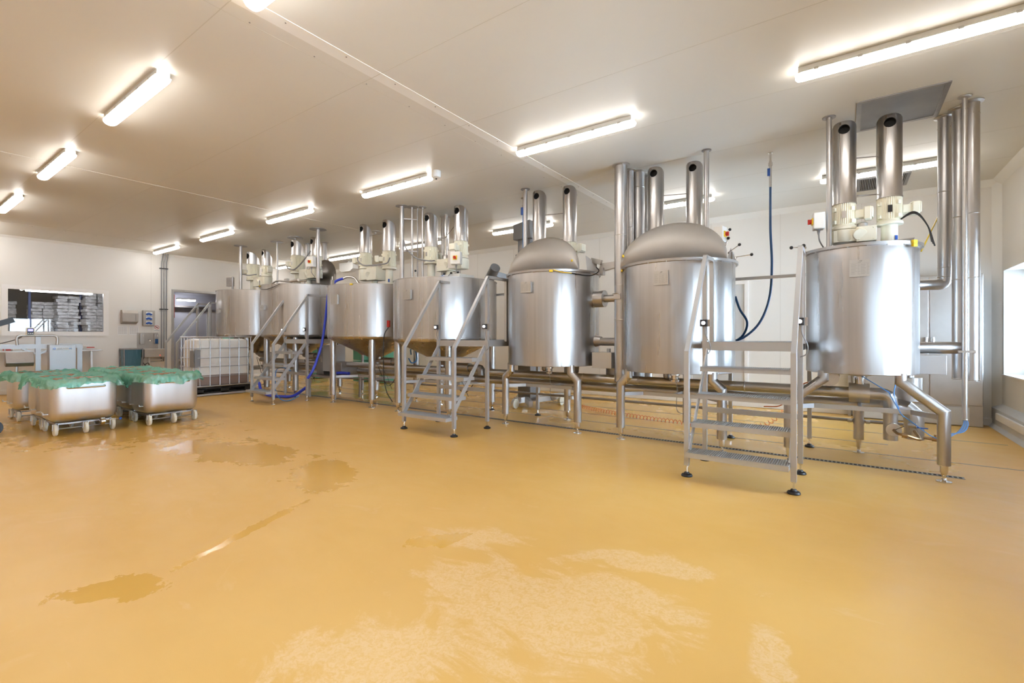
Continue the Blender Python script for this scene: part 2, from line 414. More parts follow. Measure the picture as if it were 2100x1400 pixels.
for i, (a, b) in enumerate(WINS):
    mb = MB(); xx = X1 + 0.30; mid = (a + b) / 2
    for y in (a + 0.025, b - 0.025, mid): mb.bx(xx, xx + 0.06, y - 0.025, y + 0.025, 0.75, 2.2)
    for z in (0.78, 2.17): mb.bx(xx, xx + 0.06, a, b, z - 0.03, z + 0.03)
    w = struct(mb, 'window_%d' % (i + 2), 'frame_white')
    g = MB(); g.bx(xx + 0.025, xx + 0.035, a + 0.05, mid - 0.025, 0.81, 2.14).bx(xx + 0.025, xx + 0.035, mid + 0.025, b - 0.05, 0.81, 2.14); g.build('window_pane', 'glass', w)
    s = MB(); s.bx(X1 - 0.02, xx, a - 0.03, b + 0.03, 0.735, 0.755); s.build('window_sill', 'frame_white', w)

# wall panel seams, corner covers, skirtings
mb = MB()
for k in range(-14, 2): mb.bx(k * 1.15 + 0.2 - 0.002, k * 1.15 + 0.2 + 0.002, Y1 - 0.0015, Y1, 0.1, HC - 0.08)
struct(mb, 'trim_1', 'seam_dark')
mb = MB()
for k in range(-2, 8):
    y = k * 1.15 + 1.2
    if not (DOOR[0] < y < DOOR[1] or 1.9 < y < 3.7): mb.bx(X0, X0 + 0.0015, y - 0.002, y + 0.002, 0.1, HC - 0.08)
struct(mb, 'trim_2', 'seam_dark')
mb = MB()                                           # cove between ceiling and walls
mb.add([(X0, Y1 - 0.09, HC), (X1, Y1 - 0.09, HC), (X1, Y1, HC - 0.09), (X0, Y1, HC - 0.09)], [(0, 1, 2, 3)], False)
mb.add([(X1 - 0.09, Y0, HC), (X1 - 0.09, Y1, HC), (X1, Y1, HC - 0.09), (X1, Y0, HC - 0.09)], [(0, 1, 2, 3)], False)
mb.add([(X0 + 0.05, Y0, HC), (X0 + 0.05, Y1, HC), (X0, Y1, HC - 0.05), (X0, Y0, HC - 0.05)], [(0, 1, 2, 3)], False)
mb.add([(X1 - 0.09, Y1, 0.1), (X1 - 0.09, Y1, HC - 0.04), (X1, Y1 - 0.09, HC - 0.04), (X1, Y1 - 0.09, 0.1)], [(0, 1, 2, 3)], False)
struct(mb, 'trim_3', 'seam')
mb = MB(); mb.bx(X0, X1, Y1 - 0.035, Y1, 0, 0.11); struct(mb, 'baseboard_back', 'seam', bevel=0.01)
mb = MB(); mb.bx(X0, X0 + 0.03, Y0, DOOR[0] - 0.06, 0, 0.11).bx(X0, X0 + 0.03, DOOR[1] + 0.06, Y1, 0, 0.11); struct(mb, 'baseboard_left', 'seam', bevel=0.01)
mb = MB(); mb.bx(X1 - 0.09, X1, Y0, Y1, 0, 0.27)
mb.add([(X1 - 0.09, Y0, 0.27), (X1 - 0.09, Y1, 0.27), (X1, Y1, 0.33), (X1, Y0, 0.33)], [(0, 1, 2, 3)], False)
mb.add([(X1 - 0.13, Y0, 0), (X1 - 0.13, Y1, 0), (X1 - 0.09, Y1, 0.05), (X1 - 0.09, Y0, 0.05)], [(0, 1, 2, 3)], False)
struct(mb, 'baseboard_right', 'curb')
mb = MB(); mb.bx(X1 - 0.125, X1 - 0.09, Y0, 9.1, 0.14, 0.235); struct(mb, 'trim_4', 'frame_white', bevel=0.008)

# ceiling: cover strips with screws and thin panel joints
for i, x in enumerate((-3.23, -8.34, -13.4)):
    mb = MB(); mb.bx(x - 0.008, x + 0.008, Y0, Y1 - 0.09, HC - 0.004, HC)
    mb.bx(x - 0.12, x, Y0, Y1 - 0.09, HC - 0.0006, HC + 0.001)
    struct(mb, 'trim_%d' % (5 + i), 'seam' if i == 0 else 'ceil')
    if i == 0: mb = MB(); mb.bx(x - 0.262, x - 0.258, Y0, Y1 - 0.09, HC - 0.0008, HC); struct(mb, 'trim_16', 'seam_soft')
    sc = MB()
    for k in range(26):
        sc.lathe([(0.006, 0), (0.006, 0.003)], (x - (0.235 if i == 0 else 0.1), Y0 + 0.25 + 0.5 * k, HC - 0.006), 8)
        if i == 0: sc.lathe([(0.006, 0), (0.006, 0.003)], (x - 0.03, Y0 + 0.4 + 0.5 * k, HC - 0.007), 8)
    struct(sc, 'trim_%d' % (8 + i), 'steel_dark')
mb = MB()
for k in range(-3, 9): mb.bx(X0, X1 - 0.1, k * 1.15 + 0.32 - 0.003, k * 1.15 + 0.32 + 0.003, HC - 0.0008, HC)
struct(mb, 'trim_11', 'seam_soft')

# floor: grated drain and joints
mb = MB(); mb.bx(-12.5, 0.86, 5.79, 5.85, -0.001, 0.0015); ch = struct(mb, 'trim_12', 'void')
mb = MB()
mb.bx(-12.5, 0.87, 5.783, 5.79, 0, 0.004).bx(-12.5, 0.87, 5.85, 5.857, 0, 0.004)
for k in range(380):
    x = 0.86 - k * 0.035
    mb.bx(x - 0.006, x + 0.006, 5.79, 5.85, 0.001, 0.004)
tag(mb.build('drain_grating', 'steel_dark'), 'long slotted steel drain grating let into the floor along the tank row', 'drain')
for i, (y, xa, xb) in enumerate(((6.49, -13, 1.66), (7.12, -13, 0.4), (7.9, -13, 1.55))):
    mb = MB(); mb.bx(xa, xb, y - 0.009, y + 0.009, -0.001, 0.002); struct(mb, 'trim_%d' % (13 + i), 'cable_grey')

# ------------------------------------------------------------------ ceiling lights
def make_light():
    t = thing('ceiling_light', (0, 0, 0), '', 'light', 'long tube lights under the ceiling')
    L = 1.45; n = 14
    b = MB(); b.bx(0.02, L - 0.02, -0.05, 0.05, -0.045, 0); b.bx(0.02, L - 0.02, -0.062, 0.062, -0.056, -0.043); b.build('lamp_housing', 'lamp_body', t, bevel=0.006)
    d = MB(); prof = []
    for x, s in ((0, 0.55), (0.015, 0.9), (0.05, 1), (L - 0.05, 1), (L - 0.015, 0.9), (L, 0.55)):
        prof.append([(x, s * 0.06 * math.cos(PI * k / n), -0.055 - s * 0.045 * math.sin(PI * k / n)) for k in range(n + 1)])
    vs = [p for r in prof for p in r]; m = n + 1
    fs = [(j * m + i, j * m + i + 1, (j + 1) * m + i + 1, (j + 1) * m + i) for j in range(5) for i in range(n)]
    fs += [tuple(range(m - 1, -1, -1)), tuple(5 * m + i for i in range(m))] + [(j * m, (j + 1) * m, (j + 1) * m + n, j * m + n) for j in range(5)]
    d.add(vs, fs); d.build('diffuser', 'tube', t, angle=60)
    c = MB()
    for k in range(5):
        for s in (-1, 1): c.box((0.15 + k * 0.2875, s * 0.063, -0.052), (0.03, 0.006, 0.02))
    c.build('clip', 'steel_satin', t)
    return t
light0 = make_light()
WORDS = ['first', 'second', 'third', 'fourth', 'fifth', 'sixth', 'seventh']
rows = [(4.62, [-0.35, -3.2, -6.1, -8.98, -11.9, -14.72], 'row in front of the tanks'),
        (7.9, [-0.3, -3.15, -6.1, -9.0, -11.95, -14.8], 'row between the tanks and the back wall'),
        (1.53, [-3.2, -6.12, -9.0, -12.0, -14.9], 'row over the meat trolleys'),  # rightmost lamp is out of view, added for its light
        (-1.6, [-0.3, -3.2, -6.1, -9.0, -12.0], 'unseen row added for light behind the camera')]  # whole row is out of view, added to light the room
first = True
for y, xs, w in rows:
    for i, x in enumerate(xs):
        o = light0 if first else copy_tree(light0); first = False
        o.location = (x, y, HC)
        ii = i if y != 1.53 else i
        o['label'] = '%s tube light from the right, %s' % (WORDS[ii], w)
        o['group'] = 'tube lights in the ' + w

# ------------------------------------------------------------------ tanks
def nameplate(t, X, Y, Rr, z0, z1, w, off=0.025):
    yb = Y - Rr
    p = MB(); p.bx(X - w / 2, X + w / 2, yb - off, yb - off + 0.012, z0, z1)
    p.bx(X - w / 2 + 0.01, X - w / 2 + 0.02, yb - off + 0.01, yb + 0.03, z0 + 0.01, z1 - 0.01).bx(X + w / 2 - 0.02, X + w / 2 - 0.01, yb - off + 0.01, yb + 0.03, z0 + 0.01, z1 - 0.01)
    pl = p.build('nameplate', 'plate_metal', t)
    e = MB(); y = yb - off - 0.0006; h = z1 - z0; rnd = random.Random(int(abs(X) * 100))
    for k in range(9):
        if w < 0.15 and k > 5: break
        z = z1 - 0.045 - k * (h - 0.06) / 9; x = X - w / 2 + 0.012
        for seg in (0.05, 0.02, 0.045, 0.02):
            L = seg * w / 0.165 * (0.6 + 0.4 * rnd.random()); e.bx(x, x + L, y, y + 0.001, z - 0.0009, z + 0.0009); x += seg * w / 0.165 + 0.004
    e.bx(X - w / 2 + 0.006, X + w / 2 - 0.006, y, y + 0.001, z1 - 0.034, z1 - 0.033)
    e.tube([(X - 0.012, y, z1 - 0.022), (X - 0.006, y, z1 - 0.028), (X + 0.006, y, z1 - 0.026), (X + 0.016, y, z1 - 0.014)], 0.0016, 6)
    e.tube([(X - 0.004, y, z1 - 0.016), (X + 0.006, y, z1 - 0.012), (X + 0.02, y, z1 - 0.012)], 0.0022, 6)
    e.build('engraving', 'etch', pl)
    return pl

HOOD_CACHE = {}
def hood(t, x, y, z0, z1, r, mid=None, drop=0.17):
    """motor cowl: steel tube with a slanted closed top and a round air opening facing the front"""
    key = (round(r, 3), round(z1 - z0, 3), drop)
    if key not in HOOD_CACHE:
        H = z1 - z0; n = 56; vs = []; zs = [0, 0.012, 0.012, H]
        def ztop(yy, inset=0):
            u = (yy + r) / (2 * r); return H - drop * u ** 1.7
        rr = [r + 0.004, r + 0.004, r, r]
        for j in range(3):
            for i in range(n):
                a = 2 * PI * i / n; vs.append((rr[j] * math.cos(a), rr[j] * math.sin(a), zs[j]))
        for i in range(n):
            a = 2 * PI * i / n; vs.append((r * math.cos(a), r * math.sin(a), ztop(r * math.sin(a)) - 0.012))
        for i in range(n):
            a = 2 * PI * i / n; q = r * 0.94; vs.append((q * math.cos(a), q * math.sin(a), ztop(r * math.sin(a))))
        fs = [(j * n + i, j * n + (i + 1) % n, (j + 1) * n + (i + 1) % n, (j + 1) * n + i) for j in range(4) for i in range(n)]
        fs.append(tuple(range(n - 1, -1, -1))); fs.append(tuple(4 * n + i for i in range(n)))
        me = bpy.data.meshes.new('motor_hood'); me.from_pydata(vs, [], fs); me.update()
        base = bpy.data.objects.new('h_tmp', me); SC.collection.objects.link(base)
        rh = r * 0.47; zh = H - 0.03 - rh - drop * 0.05
        c = MB(); c.cyl((0, -2 * r, zh), (0, -r * 0.15, zh), rh, n=40); cut = c.build('c_tmp', 'void')
        bo = base.modifiers.new('b', 'BOOLEAN'); bo.operation = 'DIFFERENCE'; bo.object = cut; bo.solver = 'EXACT'
        bpy.context.view_layer.update()
        me2 = bpy.data.meshes.new_from_object(base.evaluated_get(bpy.context.evaluated_depsgraph_get()))
        bpy.data.objects.remove(base, do_unlink=True); bpy.data.objects.remove(cut, do_unlink=True)
        me2.materials.clear(); me2.materials.append(M['steel'])
        for p in me2.polygons: p.use_smooth = True; p.material_index = 0
        me2.set_sharp_from_angle(angle=R(32))
        ln = MB(); yf = -math.sqrt(r * r - rh * rh) + 0.004
        ln.lathe([(rh * 0.985, yf), (rh * 0.985, -r * 0.17), (0.001, -r * 0.17)], (0, 0, zh), 32, axis='Y', cap=False)  # inner cup in near-black paints the dark hollow of the cowl
        # lathe 'Y' maps profile height to +Y
        l = ln.build('l_tmp', 'void'); l_me = l.data; loc = l.location.copy(); bpy.data.objects.remove(l)
        l_me.transform(Matrix.Translation(loc))
        HOOD_CACHE[key] = (me2, l_me)
    me2, l_me = HOOD_CACHE[key]
    o = bpy.data.objects.new('motor_hood', me2); SC.collection.objects.link(o); o.parent = t; o.location = Vector((x, y, z0)) - wloc(t)
    l = bpy.data.objects.new('air_opening', l_me); SC.collection.objects.link(l); l.parent = o
    return o

def motor(t, x, y, z0, z1, r, box_dir, blue=False, plate='steel_satin'):
    """ribbed motor body, flange below, terminal box on the side"""
    b = MB(); n = 72; zs = [z0 + 0.05, z1 + 0.01]; vs = []
    for z in zs:
        for i in range(n):
            a = 2 * PI * i / n; q = r * (1.0 if i % 2 else 0.91)
            vs.append((x + q * math.cos(a), y + q * math.sin(a), z))
    b.add(vs, [(i, (i + 1) % n, n + (i + 1) % n, n + i) for i in range(n)] + [tuple(range(n - 1, -1, -1)), tuple(range(n, 2 * n))], False)
    b.lathe([(r * 0.72, z0 - 0.005), (r * 1.08, z0), (r * 1.08, z0 + 0.02), (r * 0.86, z0 + 0.055)], (x, y, 0), 32)
    for a in (0.6, 2.2, 3.9, 5.4):
        for z in (z0 + 0.075, z1 - 0.06): b.box((x + r * math.cos(a), y + r * math.sin(a), z), (0.035, 0.03, 0.035), rz=a)
    o = b.build('motor', 'cream', t, angle=25)
    a = box_dir; dx, dy = math.cos(a), math.sin(a); zc = z0 + (z1 - z0) * 0.55
    tb = MB(); tb.box((x + dx * (r + 0.03), y + dy * (r + 0.03), zc), (0.08, 0.09, 0.085), rz=a)
    tb.box((x + dx * (r + 0.095), y + dy * (r + 0.095), zc), (0.06, 0.125, 0.125), rz=a)
    tb.box((x + dx * (r + 0.13), y + dy * (r + 0.13), zc + 0.005), (0.02, 0.115, 0.105), rz=a)
    tb.build('terminal_box', 'cream', o, bevel=0.008)
    pl = MB(); pl.box((x, y - r - 0.002, zc), (0.035, 0.004, 0.07)); pl.build('rating_plate', plate, o)
    return o

def gearbox(t, x, y, zc, h, dx, rim):
    """flat parallel-shaft gear unit: rounded case from the motor (x) to its output at x+dx"""
    s = 1 if dx > 0 else -1; b = MB()
    b.lathe([(0.055, rim), (0.07, rim + 0.01), (0.06, zc - h / 2 - 0.01), (0.085, zc - h / 2 + 0.01)], (x + dx * 0.62, y, 0), 28)
    xa, xe = x - s * .09, x + dx * 1.08; b.box(((xa + xe) / 2, y, zc), (abs(xe - xa), 0.2, h * 0.86)); b.box((x + dx * 0.74, y, zc), (abs(dx) * 0.66, 0.235, h * 1.04))
    b.lathe([(0.10, zc - h * 0.45), (0.115, zc - h * 0.3), (0.115, zc + h * 0.45)], (x, y, 0), 28)
    b.cyl((x + dx * 0.45, y, zc + h * 0.1), (x + dx * 0.55, y - 0.125, zc - h * 0.05), 0.06)
    for sx in (0.55, 1.02):
        for sz in (-0.38, 0.38): b.cyl((x + dx * sx - s * 0.012, y - 0.122, zc + sz * h), (x + dx * sx - s * 0.012, y - 0.112, zc + sz * h), 0.008, n=8)
    o = b.build('gearbox', 'cream', t, bevel=0.012)
    c = MB(); c.lathe([(0.055, zc + h * 0.5), (0.055, zc + h * 0.5 + 0.01), (0.045, zc + h * 0.5 + 0.012), (0.045, zc + h * 0.5 + 0.05), (0.035, zc + h * 0.5 + 0.06)], (x + dx * 0.62, y, 0), 24)
    c.build('shaft_cap', 'steel_satin', o)
    return o

def sensor(t, X, Y, Rr, ang, z, name='safety_sensor'):
    dx, dy = math.cos(ang), math.sin(ang)
    b = MB(); b.box((X + dx * (Rr + 0.02), Y + dy * (Rr + 0.02), z), (0.025, 0.05, 0.03), rz=ang); o = b.build(name, 'yellow', t, bevel=0.004); return o

def leg(t, pts, r, foot_r=0.055):
    """round leg through pts (top..bottom); the bottom tapers to a threaded foot plate"""
    x, y, _ = pts[-1]; b = MB(); P = [Vector(p) for p in pts[:-1]] + [Vector((x, y, 0.15))]
    b.tube(P, r, 24)
    lg = b.build('leg', 'steel', t, angle=22)
    f = MB(); f.lathe([(r * 0.62, 0.15), (r * 0.58, 0.09), (r * 0.36, 0.06), (0.012, 0.05), (0.012, 0.035), (0.02, 0.03), (0.012, 0.018), (foot_r * 0.5, 0.012), (foot_r, 0.008), (foot_r, 0.0)], (x, y, 0), 24)
    f.build('foot', 'chrome', lg)
    if len(pts) == 2:
        w = MB(); w.lathe([(r + 0.0015, pts[0][2] * 0.48), (r + 0.0015, pts[0][2] * 0.48 + 0.006)], (x, y, 0), 24); w.build('weld_band', 'steel_satin', lg)
    return lg

def lever(t, a, b, name='lever'):
    m = MB(); m.tube([a, b], 0.005, 8); m.lathe([(0.012, -0.02), (0.012, 0.0)], a, 10); o = m.build(name, 'chrome', t)
    k = MB(); k.sphere(b, 0.018); k.build('knob', 'black', o); return o

TANKS = {
    'A': dict(X=.11, Y=5.95, r=.464, zb=.92, zr=2.13, cone=False, lab='small straight sided steel mixing tank with closed lid at the right end of the row'),
    'B': dict(X=-1.71, Y=5.95, r=.652, zb=.86, zr=2.125, cone=False, lab='steel mixing tank with raised domed lid beside the hanging blue hose'),
    'C': dict(X=-3.49, Y=5.95, r=.656, zb=.88, zr=2.145, cone=False, lab='steel mixing tank with raised domed lid in the middle of the row'),
    'D': dict(X=-5.65, Y=5.97, r=.88, zb=1.21, zr=2.21, cone=True, lab='wide cone bottomed steel tank behind the middle stair, white isolator box on its gearbox'),
    'E': dict(X=-7.53, Y=5.97, r=.88, zb=1.25, zr=2.23, cone=True, lab='wide cone bottomed steel tank with red plug at its right edge'),
    'F': dict(X=-10.04, Y=5.97, r=.88, zb=1.29, zr=2.39, cone=True, lab='tall cone bottomed steel tank behind the rear stair with half lid standing open'),
    'G': dict(X=-12.17, Y=5.97, r=.88, zb=1.29, zr=2.39, cone=True, lab='farthest steel tank of the row standing behind the white liquid container'),
}
for k, d in TANKS.items():
    X, Y, r, zb, zr = d['X'], d['Y'], d['r'], d['zb'], d['zr']
    t = d['t'] = thing('mixing_tank', (X, Y, 0), d['lab'], 'tank', 'steel mixing tanks in a row')
    b = MB(); n = 96
    prof = [(r - 0.02, zb + 0.012), (r, zb + 0.03) if d['cone'] else (r, zb), (r, zr), (r - 0.006, zr), (r - 0.006, zr - 0.06)]
    if not d['cone']: prof = [(r - 0.004, zb - 0.0), (r, zb + 0.004)] + prof[2:]
    b.lathe(prof, (X, Y, 0), n, cap=False); b.build('tank_body', 'steel', t, angle=40)
    if d['cone']:
        c = MB(); zt = zb - 0.38
        c.lathe([(r, zb + 0.035), (r - 0.004, zb + 0.01), (r - 0.03, zb - 0.012), (r - 0.07, zb - 0.03), (0.11, zt), (0.09, zt - 0.03), (0.06, zt - 0.04)], (X, Y, 0), n, cap=True)
        c.build('cone_bottom', 'steel', t, angle=50)
        w = MB(); w.lathe([(r + 0.001, zb + 0.045), (r + 0.002, zb + 0.05), (r + 0.001, zb + 0.055)], (X, Y, 0), n, cap=False); w.build('weld_band', 'steel_satin', t)
    else:
        c = MB(); c.lathe([(r - 0.01, zb + 0.012), (r * 0.7, zb + 0.01), (0.1, zb - 0.03), (0.07, zb - 0.04)], (X, Y, 0), 64); c.build('tank_bottom', 'steel_satin', t)
    # rim flange and deck
    f = MB()
    if d['cone']: f.lathe([(r, zr - 0.012), (r + 0.008, zr - 0.01), (r + 0.008, zr), (r - 0.01, zr + 0.004)], (X, Y, 0), n, cap=False)
    else:
        f.lathe([(r, zr - 0.004), (r + 0.03, zr), (r + 0.032, zr + 0.028), (r - 0.02, zr + 0.03)], (X, Y, 0), n, cap=False)
        for i in range(20):
            a = 2 * PI * i / 20 + 0.1; f.lathe([(0.006, 0), (0.006, 0.012)], (X + (r + 0.018) * math.cos(a), Y + (r + 0.018) * math.sin(a), zr - 0.01), 6)
    f.build('rim', 'steel_pipe', t, angle=40)
    ztop = zr + (0.004 if d['cone'] else 0.03)
    dk = MB(); dk.lathe([(r - 0.012, ztop - 0.006), (r - 0.012, ztop), (0.01, ztop + 0.03)], (X, Y, 0), 64) if k in 'ADEG' else dk.add(
        [(X + (r - 0.012) * math.cos(PI * i / 24), Y - 0.05 + (r - 0.012) * math.sin(PI * i / 24) * 0.98, zz) for zz in (ztop, ztop - 0.008) for i in range(25)],
        [tuple(range(25)), tuple(range(49, 24, -1))] + [(i, i + 25, i + 26, i + 1) for i in range(24)] + [(24, 49, 25, 0)], False)
    dk.build('deck', 'steel_satin', t)
    d['ztop'] = ztop

def T(k): d = TANKS[k]; return d['t'], d['X'], d['Y'], d['r'], d['zb'], d['zr'], d['ztop']

# nameplates (all face the aisle)
nameplate(TANKS['A']['t'], .10, 5.95, .464, 1.84, 2.0, .155); nameplate(TANKS['B']['t'], -1.70, 5.95, .652, 1.86, 2.02, .165)
nameplate(TANKS['C']['t'], -3.51, 5.95, .656, 1.87, 2.02, .16, 0.045); nameplate(TANKS['D']['t'], -5.62, 5.97, .88, 1.86, 2.02, .17, 0.04)
nameplate(TANKS['E']['t'], -7.54, 5.97, .88, 1.86, 2.04, .20, 0.03); nameplate(TANKS['F']['t'], -10.06, 5.97, .88, 1.84, 1.95, .14, 0.05)
nameplate(TANKS['G']['t'], -12.13, 5.97, .88, 1.84, 1.94, .12, 0.05)

# legs
for k, (fx, fy) in {'A': (.59, -.37), 'B': (.59, -.37), 'C': (.59, -.37)}.items():
    t, X, Y, r, zb, zr, zt = T(k)
    ix = .30 if k == 'A' else .49
    z1, z2 = (.86, .61) if k == 'A' else (.79, .69)
    for s in (-1, 1):
        leg(t, [(X + s * ix, Y + fy + (.06 if k == 'A' else 0.0), zb + 0.02), (X + s * ix, Y + fy + (.06 if k == 'A' else 0), z1), (X + s * fx, Y + fy, z2), (X + s * fx, Y + fy, 0)], .047 if k == 'A' else .052, .055)
    yb = Y + (.50 if k == 'A' else .43)
    if k == 'A': leg(t, [(X, Y + .36, zb + .01), (X, Y + .36, .8), (X, yb, .66), (X, yb, 0)], .047)
    else: leg(t, [(X, yb, zb + .01), (X, yb, 0)], .052)
    b = MB(); z = .565
    P = [(X - fx, Y + fy, z), (X - fx + .2, Y - .13, z), (X + fx - .2, Y - .13, z), (X + fx, Y + fy, z)]
    for i in range(3): b.beam(P[i], P[i + 1], .03, .045)
    b.beam((X, yb, z), (X, Y - .13, z), .03, .045)
    b.build('brace_frame', 'frame', t)
for k in 'DEFG':
    t, X, Y, r, zb, zr, zt = T(k)
    for sx, sy in ((-.62, -.52), (.56, -.52), (.62, .5), (-.62, .52)):
        rr = math.hypot(sx, sy); zz = zb - 0.03 - (r - rr) * 0.45 + 0.04
        leg(t, [(X + sx, Y + sy, zb - 0.01), (X + sx, Y + sy, 0)], .06, .06)
    b = MB(); z = .5
    for P in (((-.62, -.52), (-.4, -.1)), ((-.4, -.1), (.4, -.1)), ((.4, -.1), (.56, -.52)), ((-.4, -.1), (-.62, .52)), ((.4, -.1), (.62, .5))):
        b.beam((X + P[0][0], Y + P[0][1], z), (X + P[1][0], Y + P[1][1], z), .03, .045)
    b.build('brace_frame', 'frame', t)

# drives.  unit: (x, y, hood bottom, hood top, hood radius, kind, gear dx, terminal box angle)
DR = {'A': [(-.02, 5.96, 2.64, 3.475, .1045, 'g', .245, R(-5)), (.35, 6.03, 2.66, 3.475, .104, 'p', 0, R(12))],
      'B': [(-2.03, 6.1, 2.5, 3.47, .102, 'g', .36, R(160)), (-1.57, 6.2, 2.46, 3.475, .1, 'p', 0, R(-10))],
      'C': [(-3.80, 6.07, 2.62, 3.475, .104, 'g', .36, R(180)), (-3.32, 6.14, 2.66, 3.48, .102, 'p', 0, R(-5))],
      'D': [(-5.89, 5.86, 2.83, 3.41, .118, 'p', 0, R(100)), (-5.20, 5.86, 2.85, 3.43, .117, 'g', -.42, R(-85))],
      'E': [(-7.68, 5.86, 2.91, 3.46, .117, 'g', .42, R(-150)), (-6.99, 5.86, 2.87, 3.45, .125, 'p', 0, R(-130))],
      'F': [(-10.11, 5.86, 3.10, 3.45, .14, 'p', 0, R(-160)), (-9.38, 5.86, 3.02, 3.42, .118, 'g', -.45, R(-40))],
      'G': [(-12.13, 5.86, 3.08, 3.39, .145, 'p', 0, R(-150)), (-11.46, 5.86, 2.99, 3.38, .115, 'g', -.40, R(-10))]}
GZ = {'A': (2.305, .145), 'B': (2.30, .145), 'C': (2.34, .15), 'D': (2.48, .19), 'E': (2.48, .24), 'F': (2.64, .22), 'G': (2.62, .22)}
for k, us in DR.items():
    t, X, Y, r, zb, zr, zt = T(k); gz, gh = GZ[k]
    for (x, y, z0, z1, hr, kind, gdx, bd) in us:
        hood(t, x, y, z0, z1, hr, drop={'D': .14, 'E': .17, 'F': .26, 'G': .24}.get(k, .13))
        mr = hr * 0.985
        if kind == 'g':
            gearbox(t, x, y, gz, gh, gdx, zt); motor(t, x, y, gz + gh / 2, z0, mr, bd)
        else:
            zf = gz + (0.09 if k in 'ABC' else 0.06)
            c = MB(); c.lathe([(0.09, zt), (0.09, zt + 0.012), (0.068, zt + 0.014), (0.068, zf), (0.1, zf + 0.004)], (x, y, 0), 32); c.build('drive_column', 'cream', t)
            motor(t, x, y, zf, z0, mr, bd, plate='black' if k == 'A' else 'steel_satin')
            if k in 'AE':
                s = MB(); s.box((x + .052, y - .052, zt + .09), (.03, .002, .06), rz=R(45)); s.build('blue_sticker', 'blue', t)
    if k in 'ABCE':   # tie rods between the two cowls
        a, b2 = us[0], us[1]; q = MB()
        for z in ((z1 - .37, z1 - 1.0 + .13) if k != 'E' else (3.24,)):
            if z > max(a[2], b2[2]) - 0.02: q.tube([(a[0] + .09, a[1], z), (b2[0] - .09, b2[1], z)], .005, 6)
        if k in 'ABC': q.tube([(a[0] + .09, a[1], 2.72), (b2[0] - .09, b2[1], 2.72)], .005, 6)
        q.build('tie_rod', 'steel_dark', t)

# open half lids (shallow shells standing on the hinge line)
def half_lid(t, X, Y, zt, w, h, lean, bulge, m='steel_matte'):
    b = MB(); nu, nv = 40, 16; vs = []
    for side in (0, 1):
        for j in range(nv + 1):
            v = j / nv
            for i in range(nu + 1):
                a = PI * i / nu; cx = -math.cos(a) * w; top = math.sin(a)
                top = top ** 0.9
                z = top * h * v
                d = bulge * math.sin(PI * min(1, v * 0.98)) * math.sin(a) ** 0.8 + 0.0
                xx = cx * (1 - 0.0 * v)
                vs.append((X + xx, Y + z * math.sin(lean) - d + side * 0.006, zt + z * math.cos(lean) + 0.002))
    m1 = (nu + 1); N = m1 * (nv + 1); fs = []
    for j in range(nv):
        for i in range(nu):
            q = (j * m1 + i, j * m1 + i + 1, (j + 1) * m1 + i + 1, (j + 1) * m1 + i); fs.append(q); fs.append(tuple(x + N for x in reversed(q)))
    for i in range(nu): a = nv * m1 + i; fs.append((a, a + 1, a + 1 + N, a + N)); fs.append((i + 1, i, i + N, i + 1 + N))
    b.add(vs, fs); return b.build('half_lid', m, t, angle=60)
for k, w, h, lean, bl, yo in (('B', .635, .515, .18, .10, -.22), ('C', .635, .535, .18, .10, -.22)):
    t, X, Y, r, zb, zr, zt = T(k)
    half_lid(t, X - (.02 if k == 'B' else .06), Y + yo, zt, w * (1 if k == 'B' else .93), h, lean, bl)
t, X, Y, r, zb, zr, zt = T('F'); half_lid(t, X + .42, Y + .1, zt, .62, .62, .2, .05, 'steel_dark')
# hinge fittings and side chute of the middle tank
t, X, Y, r, zb, zr, zt = T('C')
b = MB(); b.add([(X + .5, Y + .1, zt), (X + .60, Y + .2, zt), (X + .60, Y + .2, zt + .14), (X + .47, Y + .1, zt + .26)], [(0, 1, 2, 3)], False)
b.box((X + .60, Y + .18, zt + .17), (.16, .05, .07), ry=.3); b.box((X + .66, Y + .2, zt + .02), (.1, .08, .1)); b.build('lid_hinge', 'steel_satin', t)
b = MB(); pr = [(.62, .02), (1.06, .10), (1.06, .16), (.66, .14)]
b.add([(X + p[0], Y + yy, zt + p[1]) for yy in (.2, .28) for p in pr], [(0, 1, 2, 3), (7, 6, 5, 4), (0, 4, 5, 1), (1, 5, 6, 2), (2, 6, 7, 3), (3, 7, 4, 0)], False); b.build('side_chute', 'steel_satin', t)
t, X, Y, r, zb, zr, zt = T('B')
b = MB(); b.box((X + .6, Y + .1, zt + .06), (.04, .1, .12)); b.add([(X + .56, Y, zt), (X + .66, Y + .1, zt), (X + .6, Y + .05, zt + .17)], [(0, 1, 2)], False); b.build('lid_hinge', 'steel_satin', t)
for p, q in (((.50, .25, .34), (.56, .22, .42)), ((.55, -.05, .14), (.60, -.08, .26)), ((.58, .05, .12), (.70, .02, .19)), ((.66, .02, .05), (.83, 0, .06))):
    lever(t, (X + p[0], Y + p[1], zt + p[2]), (X + q[0], Y + q[1], zt + q[2]))
sensor(t, X, Y, r, R(206), zr - .01); sensor(t, X, Y, r - .015, R(206), zr + .17, 'lid_sensor')
t, X, Y, r, zb, zr, zt = T('C'); sensor(t, X, Y, r + .01, R(-62), zr + .0); sensor(t, X - .02, Y - .12, .46, R(-14), zr + .17, 'lid_sensor')
w = MB(); w.tube(catmull([(X + .36, Y - .6, zr + .01), (X + .45, Y - .54, zr - .02), (X + .54, Y - .44, zr - .03)], 5), .006, 6); w.build('sensor_cable', 'yellow', t)
w = MB(); w.tube(catmull([(X + .54, Y - .44, zr - .03), (X + .66, Y - .15, zr - .04), (X + .72, Y, zr + .03), (X + .66, Y + .05, zr + .1)], 6), .008, 6); w.build('signal_cable', 'black', t)
